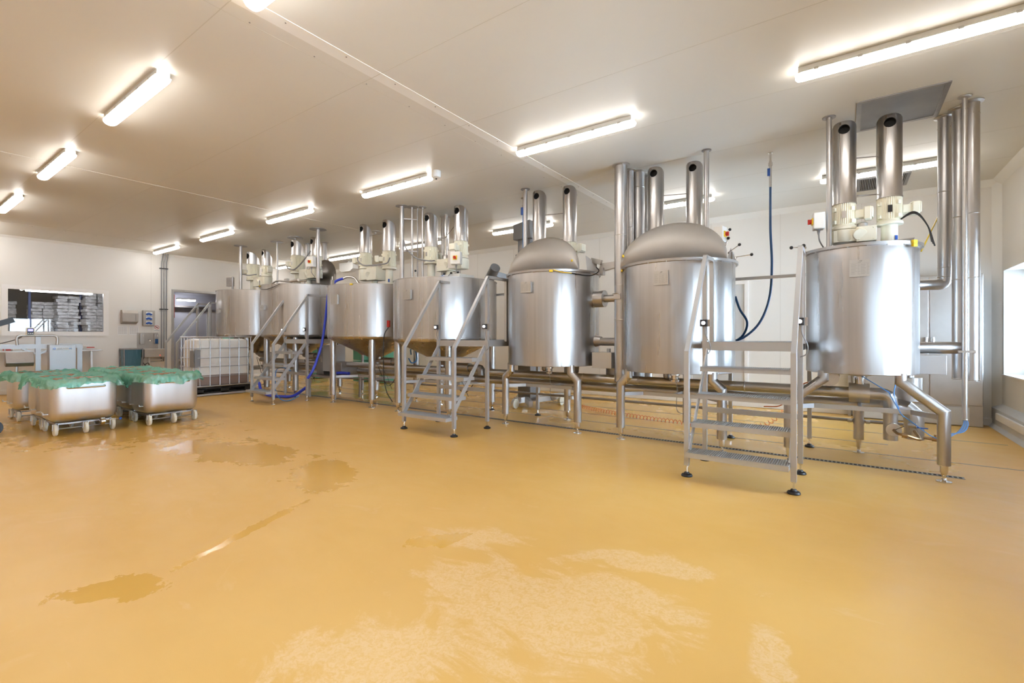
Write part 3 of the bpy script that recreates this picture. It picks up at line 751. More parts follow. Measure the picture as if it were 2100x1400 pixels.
t, X, Y, r, zb, zr, zt = T('A'); sensor(t, X, Y, r + .02, R(-38), zr + .02); sensor(t, X, Y, r + .02, R(-38), zr - .012, 'lid_sensor')
b = MB(); b.box((X + .28, Y - .1, zt + .035), (.26, .2, .008), ry=-.06); b.build('lid_flap', 'steel_satin', t)
lever(t, (X - .46, Y - .22, zt), (X - .47, Y - .24, zt + .06)); lever(t, (X - .46, Y - .22, zt + .05), (X - .58, Y - .24, zt + .05))
w = MB()
for q in range(3): w.tube(catmull([(X + .30, Y + .05, zt + .26), (X + .42, Y - .05, zt + .3 + q * .008), (X + .50, Y - .18, zt + .15), (X + .52 + q * .01, Y - .28, zt - .02 - q * .02)], 7), .006, 6)
w.build('motor_cable', 'black', t)
for k, an in (('D', R(196)), ('E', R(-66)), ('F', R(-112))):
    t, X, Y, r, zb, zr, zt = T(k); sensor(t, X, Y, r - .01, an, zr - .02)
t, X, Y, r, zb, zr, zt = T('F')
w = MB(); w.tube(catmull([(X - .34, Y - .84, zr - .02), (X - .1, Y - .9, zr - .1), (X + .2, Y - .9, zr - .11), (X + .45, Y - .8, zr - .02)], 8), .007, 6); w.build('sensor_cable', 'black', t)
w = MB(); w.tube([(X - .42, Y - .78, zt - .0), (X - .55, Y - .72, zt + .12)], .014, 8); w.build('lid_handle', 'steel_dark', t)
w = MB(); w.tube(catmull([(X + .0, Y - .72, zt + .03), (X + .3, Y - .75, zt + .06), (X + .55, Y - .66, zt + .03), (X + .85, Y - .45, zt + .05)], 8), .018, 10)
w.box((X + .5, Y - .68, zt + .07), (.12, .05, .05)); w.cyl((X + .62, Y - .66, zt + .03), (X + .8, Y - .6, zt + .06), .03, n=12); w.build('valve_manifold', 'steel_satin', t)
t, X, Y, r, zb, zr, zt = T('E')
w = MB(); w.bx(X - .58, X - .53, Y - .6, Y - .55, zt, zt + .14); w.tube([(X - .65, Y - .5, zt), (X - .67, Y - .5, zt + .22)], .012, 8); w.tube([(X - .62, Y - .5, zt + .16), (X - .56, Y - .52, zt + .26)], .008, 8); w.build('lid_bracket', 'steel_satin', t)
w = MB(); w.cyl((X + .82, Y - .36, zb + .2), (X + .82, Y - .36, zb + .32), .03, n=14); w.build('plug', 'red', t)
w = MB(); w.tube(catmull([(X + .82, Y - .36, zb + .2), (X + .80, Y - .45, zb), (X + .80, Y - .45, .6), (X + .84, Y - .42, .3), (X + .95, Y - .38, .12)], 7), .008, 6); w.build('power_cable', 'black', t)
t, X, Y, r, zb, zr, zt = T('D')
lever(t, (X + .02, Y - .7, zt), (X + .02, Y - .72, zt + .12)); w = MB(); w.bx(X + .3, X + .72, Y - .45, Y - .1, zt, zt + .055); w.build('inspection_cover', 'white', t)
w = MB(); w.bx(X + .26, X + .5, Y - .6, Y - .5, zt, zt + .018); w.build('blue_seal', 'cable_blue', t)
for i in range(3): lever(t, (X + .38 + .1 * i, Y - .5 + .05 * i, zt + .03), (X + .46 + .1 * i, Y - .52 + .05 * i, zt + .06 + .01 * i), 'clamp')

# isolator switches with yellow and red knobs
def isolator(t, x, y, z, face, size=(.12, .10, .17)):
    b = MB(); b.box((x, y, z), size, rz=face)
    o = b.build('isolator_box', 'white', t, bevel=0.008)
    d = Vector((math.cos(face - PI / 2), math.sin(face - PI / 2), 0)); p = Vector((x, y, z)) + d * (size[1] / 2)
    k = MB(); k.box(p + d * .006, (.065, .012, .065), rz=face); k.build('knob_plate', 'yellow', o)
    k = MB(); k.cyl(p + d * .012, p + d * .03, .024, n=16); k.box(p + d * .035, (.014, .02, .05), rz=face); k.build('knob', 'red', o)
    g = MB(); g.cyl((x, y, z - size[2] / 2), (x, y, z - size[2] / 2 - .05), .018, .008, n=10); g.tube(catmull([(x, y, z - size[2] / 2 - .04), (x + .01, y, z - size[2] / 2 - .12), (x + .05, y + .05, z - size[2] / 2 - .2)], 5), .007, 6); g.build('cable_gland', 'cable_grey', o)
isolator(TANKS['A']['t'], -.235, 5.80, 2.47, R(-80))
isolator(TANKS['B']['t'], -1.19, 5.85, 2.46, R(80), (.14, .10, .18))
isolator(TANKS['D']['t'], -5.07, 5.60, 2.53, R(20), (.17, .1, .2))
b = MB(); b.box((-5.18, 5.62, 2.52), (.12, .06, .28), rz=R(20)); b.build('mounting_plate', 'steel_satin', TANKS['D']['t'])
isolator(TANKS['F']['t'], -9.05, 5.55, 2.83, R(15), (.16, .1, .22))
b = MB(); b.box((-12.42, 5.45, 2.63), (.2, .06, .22), rz=R(15)); b.cyl((-12.3, 5.45, 2.38), (-12.3, 5.45, 2.75), .02, n=10); b.build('junction_box', 'steel_dark', TANKS['G']['t'])

# ceiling supply posts standing on the tank lids
def post(x, y, z0, r, lab, extra=None, fl=.09):
    t = thing('cable_post', (x, y, z0), lab, 'pipe', 'cable posts from the tank lids to the ceiling')
    b = MB(); b.cyl((x, y, z0), (x, y, HC - .004), r, n=20); b.build('post_tube', 'steel_pipe', t)
    f = MB(); f.lathe([(r + .002, HC - .02), (r + .004, HC - .009), (fl, HC - .008), (fl, HC)], (x, y, 0), 28); f.build('ceiling_flange', 'steel_dark', t)
    if extra: extra(t)
    return t
def za(k): return TANKS[k]['ztop'] + 0.0
post(-.145, 5.80, za('A') + .002, .024, 'slim steel cable post rising from the right end tank to the ceiling', fl=.06)
post(-1.372, 5.97, za('B'), .03, 'slim steel cable post beside the right cowl of the tank near the hanging hose', fl=.055)
post(-3.98, 5.95, za('C'), .032, 'steel cable post behind the left cowl of the middle domed lid tank', fl=.07)
post(-6.22, 5.49, za('D'), .037, 'thicker of the two steel cable posts between the two wide cone bottomed tanks', fl=.11)
def brk(t):
    b = MB()
    for z in (3.3, 2.75): b.beam((-6.2, 5.5, z), (-6.06, 5.68, z), .03, .02)
    b.tube([(-6.06, 5.70, za('D') + .01), (-6.06, 5.70, HC - .02)], .012, 8); b.build('clamp_bracket', 'steel_dark', t)
post(-6.12, 5.63, za('D'), .02, 'thinner twin cable post clamped beside the thicker one', brk, fl=.10)
post(-5.99, 5.75, za('D'), .018, 'very thin steel rod post left of the white drive motor', fl=.07)
post(-8.99, 5.66, za('F') - 0.0 if False else 2.40, .037, 'steel cable post with big ceiling flange carrying the switch box of the rear tank', fl=.17)
post(-10.98, 5.86, 2.40, .02, 'thin steel rod post between the two farthest tanks', fl=.15)
post(-12.21, 5.60, 2.40, .035, 'steel cable post beside the left cowl of the farthest tank', fl=.15)
t = thing('ceiling_hook', (-10.17, 5.84, 3.3), 'small round ceiling plate with a hook over the rear tank', 'hook')
b = MB(); b.lathe([(.17, HC - .012), (.17, HC)], (-10.17, 5.84, 0), 28); b.build('ceiling_flange', 'steel_dark', t)
b = MB(); b.tube(catmull([(-10.17, 5.84, HC - .01), (-10.17, 5.84, 3.40), (-10.14, 5.82, 3.345), (-10.06, 5.80, 3.35), (-10.04, 5.80, 3.39)], 6), .016, 8); b.build('hook', 'steel_dark', t)
t = thing('ceiling_flange', (-8.2, 6.5, HC - .012), 'bare round ceiling plate behind the left cowl of the tank with the red plug', 'plate')
b = MB(); b.lathe([(.02, HC - .05), (.02, HC - .012), (.14, HC - .012), (.14, HC)], (-8.2, 6.5, 0), 28); b.build('flange_disc', 'steel_satin', t)

# draped cables between drives
def cable(name, pts, r, m, lab, cat='cable', sub=8):
    b = MB(); b.tube(catmull(pts, sub), r, 8); return tag(b.build(name, m), lab, cat)
cable('drive_cable', [(-6.2, 5.5, 2.95), (-6.12, 5.5, 2.78), (-5.98, 5.6, 2.62), (-5.8, 5.72, 2.57), (-5.7, 5.75, 2.57)], .012, 'cable_grey', 'grey cable sagging from the thick ceiling post to the wide tank')
cable('drive_cable', [(-7.72, 5.70, 2.82), (-7.6, 5.62, 2.72), (-7.4, 5.6, 2.62), (-7.1, 5.6, 2.6), (-6.85, 5.68, 2.62), (-6.78, 5.7, 2.72)], .012, 'cable_grey', 'grey cable hanging between the two motors of the tank with the red plug')
cable('drive_cable', [(-10.24, 5.68, 2.86), (-10.05, 5.62, 2.78), (-9.8, 5.6, 2.74), (-9.6, 5.62, 2.83), (-9.42, 5.64, 2.96), (-9.2, 5.62, 3.08)], .014, 'cable_grey', 'grey cable looping between the motors of the rear tank')
cable('drive_cable', [(-12.3, 5.68, 2.83), (-12.1, 5.62, 2.81), (-11.85, 5.62, 2.77), (-11.6, 5.68, 2.78)], .012, 'cable_grey', 'grey cable across the motors of the farthest tank')

# vertical ducts
def duct(x, y, z0, r, lab, seams=(1.0, 2.2), z1=HC, flange=True, mt='steel_pipe', group=None, slanted=None):
    t = thing('vertical_duct', (x, y, z0), lab, 'pipe', group)
    b = MB(); b.cyl((x, y, z0), (x, y, z1 - .003), r, n=36); b.build('duct_tube', mt, t)
    for z in tuple(seams) + ((z0 + .008,) if z0 > 0.3 else ()):
        s = MB(); s.lathe([(r + .0005, z - .005), (r + .003, z), (r + .0005, z + .005)], (x, y, 0), 36, cap=False); s.build('seam_band', 'steel_satin', t)
    if flange:
        f = MB(); f.lathe([(r + .002, z1 - .02), (r + .03, z1 - .01), (r + .03, z1 - .001)], (x, y, 0), 36); f.build('ceiling_flange', 'steel_satin', t)
        rv = MB()
        for z in (z1 - .12, z1 - .125):
            for i in range(8): rv.lathe([(.003, 0), (.003, .003)], (x + r * math.cos(i * .785), y + r * math.sin(i * .785), z), 6)
        rv.build('rivets', 'steel_dark', t)
    return t
G1 = 'insulated ducts behind the right end tank'
duct(.978, 6.2, .86, .055, 'rightmost tall steel duct in the cluster by the cabinet', (2.45, 1.84), group=G1)
duct(.905, 6.32, .86, .055, 'tall steel duct with side branch, left neighbour of the rightmost duct', (2.45, 1.84), group=G1)
duct(.815, 6.46, 1.88, .055, 'shorter steel duct that elbows into the right end tank', (2.75, 1.98), group=G1)
t = thing('branch_pipe', (.5, 6.4, 1.8), 'upper horizontal steel branch pipe running into the right end tank', 'pipe')
b = MB(); b.tube(bend([(.48, 6.3, 1.81), (.815, 6.46, 1.81), (.815, 6.46, 1.92)], .06, 4), .053, 28); b.build('pipe_run', 'steel_pipe', t, angle=25)
t = thing('branch_pipe', (.6, 6.2, 1.1), 'lower horizontal steel branch pipe running into the right end tank', 'pipe')
b = MB(); b.tube([(.44, 6.14, 1.17), (.93, 6.3, 1.17)], .058, 28); b.build('pipe_run', 'steel_pipe', t)
duct(.90, 6.02, .50, .020, 'thin steel conduit with blue cables spilling from its lower end', (), flange=True, mt='steel_satin')
t = thing('cable_bundle', (.9, 5.98, .35), 'bundle of light blue cables hanging out of the thin conduit', 'cable')
for i in range(6):
    b = MB(); o = .007 * (i - 2.5); b.tube(catmull([(.90 + o * .5, 6.02, .52), (.90 + o, 6.0, .46), (.86 + o, 5.95, .40), (.76, 5.86 + o, .36 + o), (.70, 5.80, .33 + o)], 6), .0045, 6); b.build('cable', 'cable_blue' if i % 2 else 'cable_grey', t)
b = MB(); b.box((.90, 6.0, 1.16 - .02), (.1, .04, .02)); b.cyl((.94, 5.99, 1.14), (.97, 5.99, 1.14), .012, n=10); tag(b.build('pipe_clamp', 'steel_satin'), 'small clamp on the thin conduit by the right end tank', 'clamp')
G2 = 'duct cluster left of the second tank'
duct(-2.40, 5.83, .69, .082, 'thickest duct left of the second domed tank, latch on its side', (2.6, 1.5, 1.95), group=G2)
t = thing('duct_latch', (-2.40, 5.74, 1.78), 'small latch handle strapped on the thickest duct', 'latch')
b = MB(); b.lathe([(.084, 1.72), (.084, 1.75)], (-2.40, 5.83, 0), 28, cap=False); b.box((-2.41, 5.735, 1.80), (.09, .02, .07)); b.tube([(-2.47, 5.72, 1.83), (-2.40, 5.70, 1.84), (-2.36, 5.71, 1.81)], .006, 6); b.build('latch_plate', 'steel_satin', t)
duct(-2.38, 6.09, .69, .055, 'thin duct directly behind the thickest one', (2.75,), group=G2)
duct(-2.31, 6.22, .69, .085, 'second thickest duct of the cluster left of the second tank', (2.55, 3.3), group=G2)
duct(-2.27, 6.47, .69, .07, 'rearmost duct of the cluster left of the second tank', (2.8, 3.3), group=G2)
G3 = 'ducts behind the wide tank of the middle stair'
duct(-6.12, 6.45, 2.1, .075, 'left duct behind the wide cone bottomed tank', (2.9,), group=G3)
duct(-5.90, 6.55, 2.1, .06, 'right duct behind the wide cone bottomed tank', (3.0,), group=G3)
t = thing('steel_rod', (-5.72, 6.05, 2.22), 'bright free standing steel tube between the cowls of the wide tank', 'pipe')
b = MB(); b.cyl((-5.72, 6.05, 2.22), (-5.72, 6.05, 3.42), .034, n=20); b.build('rod_tube', 'chrome', t)
b = MB(); b.lathe([(.07, 2.2), (.07, 2.68), (.06, 2.7)], (-5.72, 6.05, 0), 24); b.build('rod_socket', 'steel_satin', t)
b = MB(); b.tube([(-5.9, 5.9, 3.0), (-5.72, 6.02, 3.0), (-5.3, 5.9, 3.2)], .006, 6); b.build('stay_wire', 'steel_dark', t)
duct(-10.62, 6.42, 2.2, .07, 'left duct behind the rear tank with the open lid', (2.95,), group='ducts behind the rear tank')
duct(-10.12, 6.55, 2.2, .055, 'right duct behind the rear tank with the open lid', (2.95,), group='ducts behind the rear tank')

# ------------------------------------------------------------------ horizontal pipework
def hpipe(name, pts, r, lab, seams=(), mt='steel_pipe', group=None):
    t = thing(name, pts[0], lab, 'pipe', group)
    b = MB(); b.tube(pts, r, 28); b.build('pipe_run', mt, t, angle=20)
    return t
YA = 5.95
t = hpipe('steam_pipe', [(-11.9, YA, .71), (.02, YA, .71)], .055, 'upper insulated steel pipe running under the whole tank row')
b = MB(); b.cyl((.02, YA, .71), (.19, YA, .71), .098, n=36); b.build('valve_housing', 'steel_satin', t)
b = MB(); b.tube(bend([(.19, YA, .71), (.355, YA, .71), (.355, YA, .262)], .12, 4), .058, 28); b.build('elbow_pipe', 'steel_pipe', t, angle=12)
for x in (-10.5, -9.2, -6.9, -5.2, -4.3, -3.0, -2.2, -.95, -.45):
    s = MB(); s.lathe([(.056, -.01), (.06, 0), (.056, .01)], (x, YA, .71), 28, axis='X', cap=False); s.build('seam_band', 'steel_satin', t)
s = MB(); s.lathe([(.045, .80), (.045, .86), (.06, .862), (.06, .885), (.045, .888)], (.11, YA, 0), 24); s.lathe([(.075, .885), (.08, .89), (.08, .905), (.06, .91)], (.11, YA, 0), 24); s.build('valve_union', 'chrome', t)
t2 = hpipe('condensate_pipe', [(-11.9, 6.22, .565), (.3, 6.22, .565)], .068, 'lower and rearward insulated steel pipe running under the tank row')
b = MB(); b.tube(bend([(.3, 6.22, .565), (.55, 6.16, .565), (.55, 6.16, .26)], .14, 3), .08, 28); b.build('elbow_pipe', 'steel_pipe', t2, angle=12)
t3 = hpipe('conduit_rail', [(-12.5, 6.47, .35), (.62, 6.47, .35)], .018, 'thin steel conduit rail low behind the tank legs', mt='steel_dark')
for x in (.11, -3.43):
    b = MB(); b.lathe([(.052, .325), (.052, .375)], (x, 6.45 if x > 0 else 6.39, 0), 24, cap=False); b.cyl((x - .1, 6.42, .35), (x - .06, 6.42, .35), .018, n=12); b.cyl((x + .06, 6.42, .35), (x + .1, 6.42, .35), .018, n=12); b.build('clamp_ring', 'steel_satin', t3)
# brass valve and pipe on the two end elbows
t = thing('drain_valve', (.36, 5.88, .35), 'rusty brown drain pipe and black lever valve on the end elbow', 'valve')
b = MB(); b.lathe([(.062, 0), (.062, .03)], (.375, 5.865, .375), 24, axis='Y'); b.build('valve_disc', 'steel_satin', t)
b = MB(); b.tube(catmull([(.375, 5.86, .375), (.40, 5.80, .355), (.46, 5.79, .345), (.56, 5.84, .31), (.57, 5.95, .31), (.54, 6.02, .36)], 6), .013, 10); b.cyl((.43, 5.79, .345), (.47, 5.79, .34), .022, n=8); b.build('valve_pipe', 'brass', t)
b = MB(); b.beam((.385, 5.83, .385), (.45, 5.80, .43), .012, .006); b.build('valve_lever', 'black', t)
t = thing('ball_valve', (.60, 6.05, .33), 'small ball valve with blue handle on the rear end elbow', 'valve')
b = MB(); b.cyl((.50, 6.05, .41), (.56, 6.03, .41), .03, n=12); b.cyl((.53, 6.04, .34), (.53, 6.04, .42), .02, n=10); b.build('valve_body', 'steel_satin', t)
b = MB(); b.beam((.56, 6.02, .395), (.64, 6.0, .395), .02, .01); b.build('valve_handle', 'blue', t)
t = thing('ball_valve', (.70, 6.1, .27), 'small brass tap projecting from the side of the rear end elbow', 'valve')
b = MB(); b.cyl((.62, 6.13, .285), (.74, 6.08, .285), .014, n=10); b.cyl((.68, 6.1, .285), (.73, 6.085, .285), .022, n=8); b.cyl((.70, 6.09, .28), (.70, 6.09, .33), .009, n=8); b.build('valve_body', 'brass', t)
# hanging drum and box of the right end tank
t = TANKS['A']['t']
b = MB(); b.lathe([(.05, .93), (.05, .86), (.115, .86), (.115, .62), (.1, .61)], (.52, 6.35, 0), 32); b.build('condensate_drum', 'steel_satin', t)
b = MB(); b.cyl((-.14, 5.68, .87), (-.14, 6.0, .87), .085, n=28); b.cyl((-.14, 5.66, .87), (-.14, 5.68, .87), .05, n=20); b.build('side_manhole', 'steel_satin', t)
b = MB(); b.bx(.44, .77, 5.97, 6.3, .92, 1.10); b.build('control_box', 'frame', t, bevel=.004)
b = MB(); b.tube([(.1, 5.9, .9), (.33, 5.75, .75), (.42, 5.72, .55), (.62, 5.7, .38), (.7, 5.68, .345)], .0045, 6); b.tube(catmull([(.42, 6.1, .88), (.38, 5.9, .7), (.45, 5.9, .5)], 6), .004, 6); b.build('sensor_cable', 'cable_blue', t)
b = MB(); b.tube(catmull([(-.19, 5.9, .89), (-.24, 6.0, .8), (-.4, 6.1, .75), (-.6, 6.2, .5), (-.8, 6.3, .45)], 6), .006, 6); b.build('gas_cable', 'orange', t)
# second tank underside fittings
for k in 'BC':
    t, X, Y, r, zb, zr, zt = T(k)
    b = MB(); b.lathe([(.055, zb - .13), (.055, zb - .11), (.045, zb - .1), (.045, zb - .06), (.06, zb - .055), (.06, zb - .03), (.05, zb)], (X, Y - .1, 0), 24); b.build('outlet_valve', 'chrome', t)
    b = MB(); b.cyl((X - .12, Y - .05, zb + .01), (X - .12, Y - .05, zb - .07), .04, n=18); b.sphere((X - .12, Y - .05, zb - .07), .04); b.build('outlet_stub', 'steel_dark', t); b = MB(); b.cyl((X + .32, Y + .1, zb + .01), (X + .36, Y, zb - .09), .05, n=18); b.build('outlet_stub', 'steel_dark', t)
    b = MB(); b.tube(catmull([(X + .02, Y - .15, zb - .1), (X + .04, Y - .15, zb - .22), (X + .02, Y - .1, .4), (X + .06, Y, .33), (X + .15, Y + .05, .33)], 6), .004, 6); b.build('sensor_cable', 'cable_grey', t)
t, X, Y, r, zb, zr, zt = T('C')
b = MB(); b.cyl((X + .62, 6.0, 1.80), (X + .79, 6.0, 1.80), .115, n=32); b.cyl((X + .79, 6.0, 1.80), (-2.47, 6.0, 1.80), .05, n=24); b.build('side_nozzle', 'steel_pipe', t)
b = MB(); b.cyl((X + .6, 6.0, 1.22), (X + .74, 6.0, 1.22), .10, .06, n=28); b.cyl((X + .74, 6.0, 1.21), (-2.47, 6.0, 1.21), .055, n=24); b.build('side_nozzle', 'steel_dark', t)
b = MB(); b.bx(X + .70, X + .98, 5.78, 6.1, .86, 1.07); b.cyl((X + .89, 5.9, 1.07), (X + .89, 5.9, 1.12), .025, n=14); b.build('control_box', 'frame', t, bevel=.004)
b = MB(); b.cyl((X + .88, 6.15, .86), (X + .88, 6.15, .72), .13, n=28); b.build('condensate_drum', 'steel_dark', t)
# product outlets of the cone tanks
for k in 'DEFG':
    t, X, Y, r, zb, zr, zt = T(k); z = zb - .42
    b = MB(); b.tube(bend([(X, Y, z + .05), (X, Y, z - .02), (X + .35, Y - .06, z - .02)], .06, 4), .035, 16); b.build('outlet_pipe', 'steel_dark', t)
    b = MB(); b.cyl((X + .30, Y - .06, z - .02), (X + .62, Y - .08, z - .02), .075, n=24); b.cyl((X + .62, Y - .08, z - .02), (X + .78, Y - .08, z - .02), .055, n=20)
    b.tube(bend([(X + .72, Y - .08, z - .02), (X + .86, Y - .08, z - .02), (X + .86, Y - .08, z - .13)], .05, 3), .06, 20); b.build('outlet_valve', 'steel_dark', t)
    b = MB(); b.cyl((X + .08, Y - .09, z + .04), (X + .18, Y - .09, z + .12), .018, n=10); b.cyl((X + .12, Y, z), (X + .12, Y, z + .1), .03, n=14); b.build('valve_actuator', 'steel_satin', t)
    b = MB(); b.tube(catmull([(X + .2, Y - .1, z - .1), (X + .35, Y - .12, z - .3), (X + .5, Y - .12, .36), (X + .62, Y - .12, .4), (X + .7, Y - .1, .5)], 6), .006, 6)
    b.tube(catmull([(X + .25, Y - .1, z - .1), (X + .45, Y - .1, .55), (X + .6, Y - .1, .3)], 6), .004, 6); b.build('sensor_cable', 'black', t)
cable('air_hose', [(-6.55, 6.0, .95), (-6.50, 5.95, 1.05), (-6.38, 5.95, 1.02), (-6.36, 5.95, .85), (-6.48, 5.95, .80), (-6.56, 5.95, .88)], .012, 'cable_blue', 'looped blue air hose under the left edge of the middle stair tank', 'hose')
cable('steam_hose', [(-9.0, 6.6, 1.02), (-8.7, 6.5, .92), (-8.4, 6.5, .90), (-8.1, 6.6, .98)], .022, 'orange', 'orange hose sagging below the cone tanks near the green crates', 'hose')

# ------------------------------------------------------------------ stairs with platforms
def stair(x0, y0, w, lab, black=True, boxes=(True, True), rear=True, hl=.30, rearpost=2.0):
    t = thing('access_stair', (x0 + w / 2, y0, 0), lab, 'stair', 'steel access stairs between the tanks')
    pw = .042; ym = y0 + .68; yr = ym + hl; ye = y0 + 2.0
    def foot(p, x, y):
        f = MB(); f.lathe([(.008, 0.0), (.008, .10)], (x, y, .02), 10); f.lathe([(.016, .088), (.016, .1)], (x, y, 0), 6)
        f.build('foot_bolt', 'chrome', p)
        g = MB(); g.lathe([(.048, 0), (.05, .008), (.044, .02), (.026, .027), (.02, .038)] if black else [(.036, 0), (.038, .008), (.03, .018), (.014, .022)], (x, y, 0), 24); g.build('foot_pad', 'black' if black else 'chrome', p)
    for s, x in ((0, x0), (1, x0 + w)):
        b = MB(); b.beam((x, y0, .1), (x, y0, 1.145), pw); p = b.build('post', 'frame', t); foot(p, x, y0)
        zm = 1.14 + .98 * (ym - y0 - .02) / .70
        b = MB(); b.beam((x, ym, .1), (x, ym, zm), pw); p = b.build('post', 'frame', t); foot(p, x, ym)
        b = MB(); b.beam((x, yr, 1.21), (x, yr, 2.11), pw); p = b.build('post', 'frame', t)
        b = MB(); b.beam((x, y0, 1.13), (x, ym + .02, 2.115), pw * .95); b.beam((x, ym, 2.11), (x, yr + .02, 2.11), pw * .95); b.build('handrail', 'frame', t)
        b = MB(); b.beam((x + (.028 if s == 0 else -.028), y0 - .02, .24), (x + (.028 if s == 0 else -.028), ym - .02, 1.14), .012, .06); b.build('stringer', 'frame', t)
        b = MB(); b.beam((x, ye, .1), (x, ye, rearpost if rear else 1.2), pw); p = b.build('post', 'frame', t); foot(p, x, ye)
    b = MB(); b.beam((x0, ym, .53), (x0 + w, ym, .53), .03, .05); b.build('cross_bar', 'frame', t)
    if rear: b = MB(); b.beam((x0, ye, rearpost), (x0 + w, ye, rearpost), .035); b.build('rear_rail', 'frame', t)
    for i, z in enumerate((.246, .49, .737, .984)):
        yf = y0 - .13 + .17 * i; dp = .22; b = MB()
        b.bx(x0 + .03, x0 + w - .03, yf, yf + .004, z - .045, z).bx(x0 + .03, x0 + w - .03, yf + dp - .004, yf + dp, z - .045, z)
        b.bx(x0 + .024, x0 + .03, yf, yf + dp, z - .045, z).bx(x0 + w - .03, x0 + w - .024, yf, yf + dp, z - .045, z)
        nb = 44
        for q in range(nb):
            x = x0 + .04 + (w - .08) * q / (nb - 1); b.bx(x - .0025, x + .0025, yf, yf + dp, z - .02, z + .003)
        for q in range(7): y = yf + .02 + (dp - .04) * q / 6; b.bx(x0 + .03, x0 + w - .03, y - .003, y + .003, z - .02, z)
        b.build('tread', 'frame', t)
    b = MB(); za_, zb_ = 1.14, 1.225
    b.bx(x0 + .02, x0 + w - .02, ym - .02, ym - .014, za_, zb_).bx(x0 + .02, x0 + w - .02, ye - .02, ye - .014, za_, zb_).bx(x0 + .018, x0 + .024, ym - .02, ye, za_, zb_).bx(x0 + w - .024, x0 + w - .018, ym - .02, ye, za_, zb_)
    nb = 40
    for q in range(nb): x = x0 + .03 + (w - .06) * q / (nb - 1); b.bx(x - .0025, x + .0025, ym - .016, ye - .016, zb_ - .03, zb_ + .003)
    for q in range(24): y = ym + (ye - ym - .04) * q / 23; b.bx(x0 + .024, x0 + w - .024, y - .003, y + .003, zb_ - .03, zb_)
    b.build('platform', 'frame', t)
    for s, x in ((0, x0), (1, x0 + w)):
        if not boxes[s]: continue
        sg = 1
        b = MB(); b.box((x + .0, ym - .045, 1.42), (.07, .045, .07)); o = b.build('push_button_box', 'black', t, bevel=.004)
        b = MB(); b.cyl((x, ym - .068, 1.42), (x, ym - .078, 1.42), .018, n=16); b.build('lit_button', 'led', o)
        b = MB(); b.box((x + .045, ym - .03, 1.42), (.03, .03, .075)); b.build('box_bracket', 'steel_satin', o)
        b = MB(); b.tube(catmull([(x + .01, ym - .04, 1.38), (x + .02, ym - .06, 1.30), (x + .06, ym - .05, 1.2), (x + .05, ym - .03, 1.12), (x + .0, ym - .02, 1.09)], 6), .005, 6); b.build('button_cable', 'cable_grey', o)
    return t
stair(-1.195, 4.455, .845, 'nearest steel access stair between the two rightmost tanks', hl=.30)
stair(-5.02, 4.47, .935, 'middle steel access stair in front of the wide cone bottomed tank', hl=.45)
stair(-9.575, 4.60, .81, 'rear steel access stair beside the white liquid container', black=False, hl=.5, rear=False)
stair(-13.40, 4.42, .68, 'farthest steel access stair in front of the open doorway', black=False, boxes=(False, False), hl=.3, rear=False)

# ------------------------------------------------------------------ hoses
t = thing('hanging_hose', (-.755, 6.5, 1.2), 'dark blue hose hanging from the ceiling between the two rightmost tanks', 'hose')
b = MB(); b.lathe([(.03, HC - .008), (.03, HC)], (-.755, 6.5, 0), 16); b.cyl((-.755, 6.5, HC - .1), (-.755, 6.5, HC), .012, n=10); b.cyl((-.755, 6.5, 3.1), (-.755, 6.5, 3.42), .016, n=12); b.lathe([(.024, 3.36), (.024, 3.40)], (-.755, 6.5, 0), 6); b.build('shut_off_valve', 'chrome', t)
b = MB(); b.box((-.77, 6.48, 3.28), (.03, .02, .09)); b.build('valve_handle', 'blue', t)
b = MB(); b.tube(catmull([(-.755, 6.5, 3.14), (-.755, 6.5, 2.6), (-.74, 6.5, 2.15), (-.76, 6.45, 1.75), (-.86, 6.4, 1.45), (-1.02, 6.3, 1.27), (-1.16, 6.2, 1.22)], 10), .014, 12); b.build('hose_line', 'hose_blue', t)
t = thing('hose_coil', (-1.08, 6.2, 1.2), 'short dark blue hose loop beside the second domed tank', 'hose')
b = MB(); b.tube(catmull([(-1.06, 6.0, 1.75), (-1.02, 6.05, 1.6), (-.95, 6.1, 1.45), (-1.0, 6.15, 1.3), (-1.12, 6.15, 1.2)], 8), .013, 10); b.build('hose_line', 'hose_blue', t)
t = thing('hanging_hose', (-3.86, 5.87, 2.5), 'blue hose hanging from the ceiling beside the left cowl of the middle domed tank', 'hose')
b = MB(); b.lathe([(.045, HC - .01), (.045, HC)], (-4.25, 6.3, 0), 16); b.cyl((-4.25, 6.3, 3.3), (-4.25, 6.3, HC), .014, n=10); b.lathe([(.025, 3.36), (.025, 3.4)], (-4.25, 6.3, 0), 8); b.build('shut_off_valve', 'chrome', t)
b = MB(); b.box((-4.26, 6.28, 3.3), (.04, .03, .12)); b.build('valve_handle', 'blue', t)
b = MB(); b.tube(catmull([(-4.25, 6.3, 3.3), (-4.25, 6.3, 2.9), (-4.24, 6.3, 2.4), (-4.2, 6.28, 2.0)], 8), .014, 10); b.build('hose_line', 'cable_blue', t)
cable('wash_hose', [(-4.12, 6.2, 1.75), (-4.2, 6.1, 1.6), (-4.3, 6.0, 1.4), (-4.26, 5.9, 1.28), (-4.15, 5.8, 1.2)], .014, 'hose_blue', 'dark blue hose curve between the middle stair and the middle domed tank', 'hose')
cable('transfer_hose', [(-8.25, 5.75, 2.447), (-8.373, 5.7, 2.412), (-8.402, 5.62, 2.337), (-8.476, 5.57, 2.161), (-8.495, 5.55, 1.965), (-8.468, 5.5, 1.669), (-8.46, 5.42, 1.183), (-8.469, 5.32, 0.849), (-8.475, 5.22, 0.615), (-8.527, 5.15, 0.466)], .026, 'hose_bright', 'bright blue transfer hose hanging between the two tanks by the rear stair', 'hose', 8)
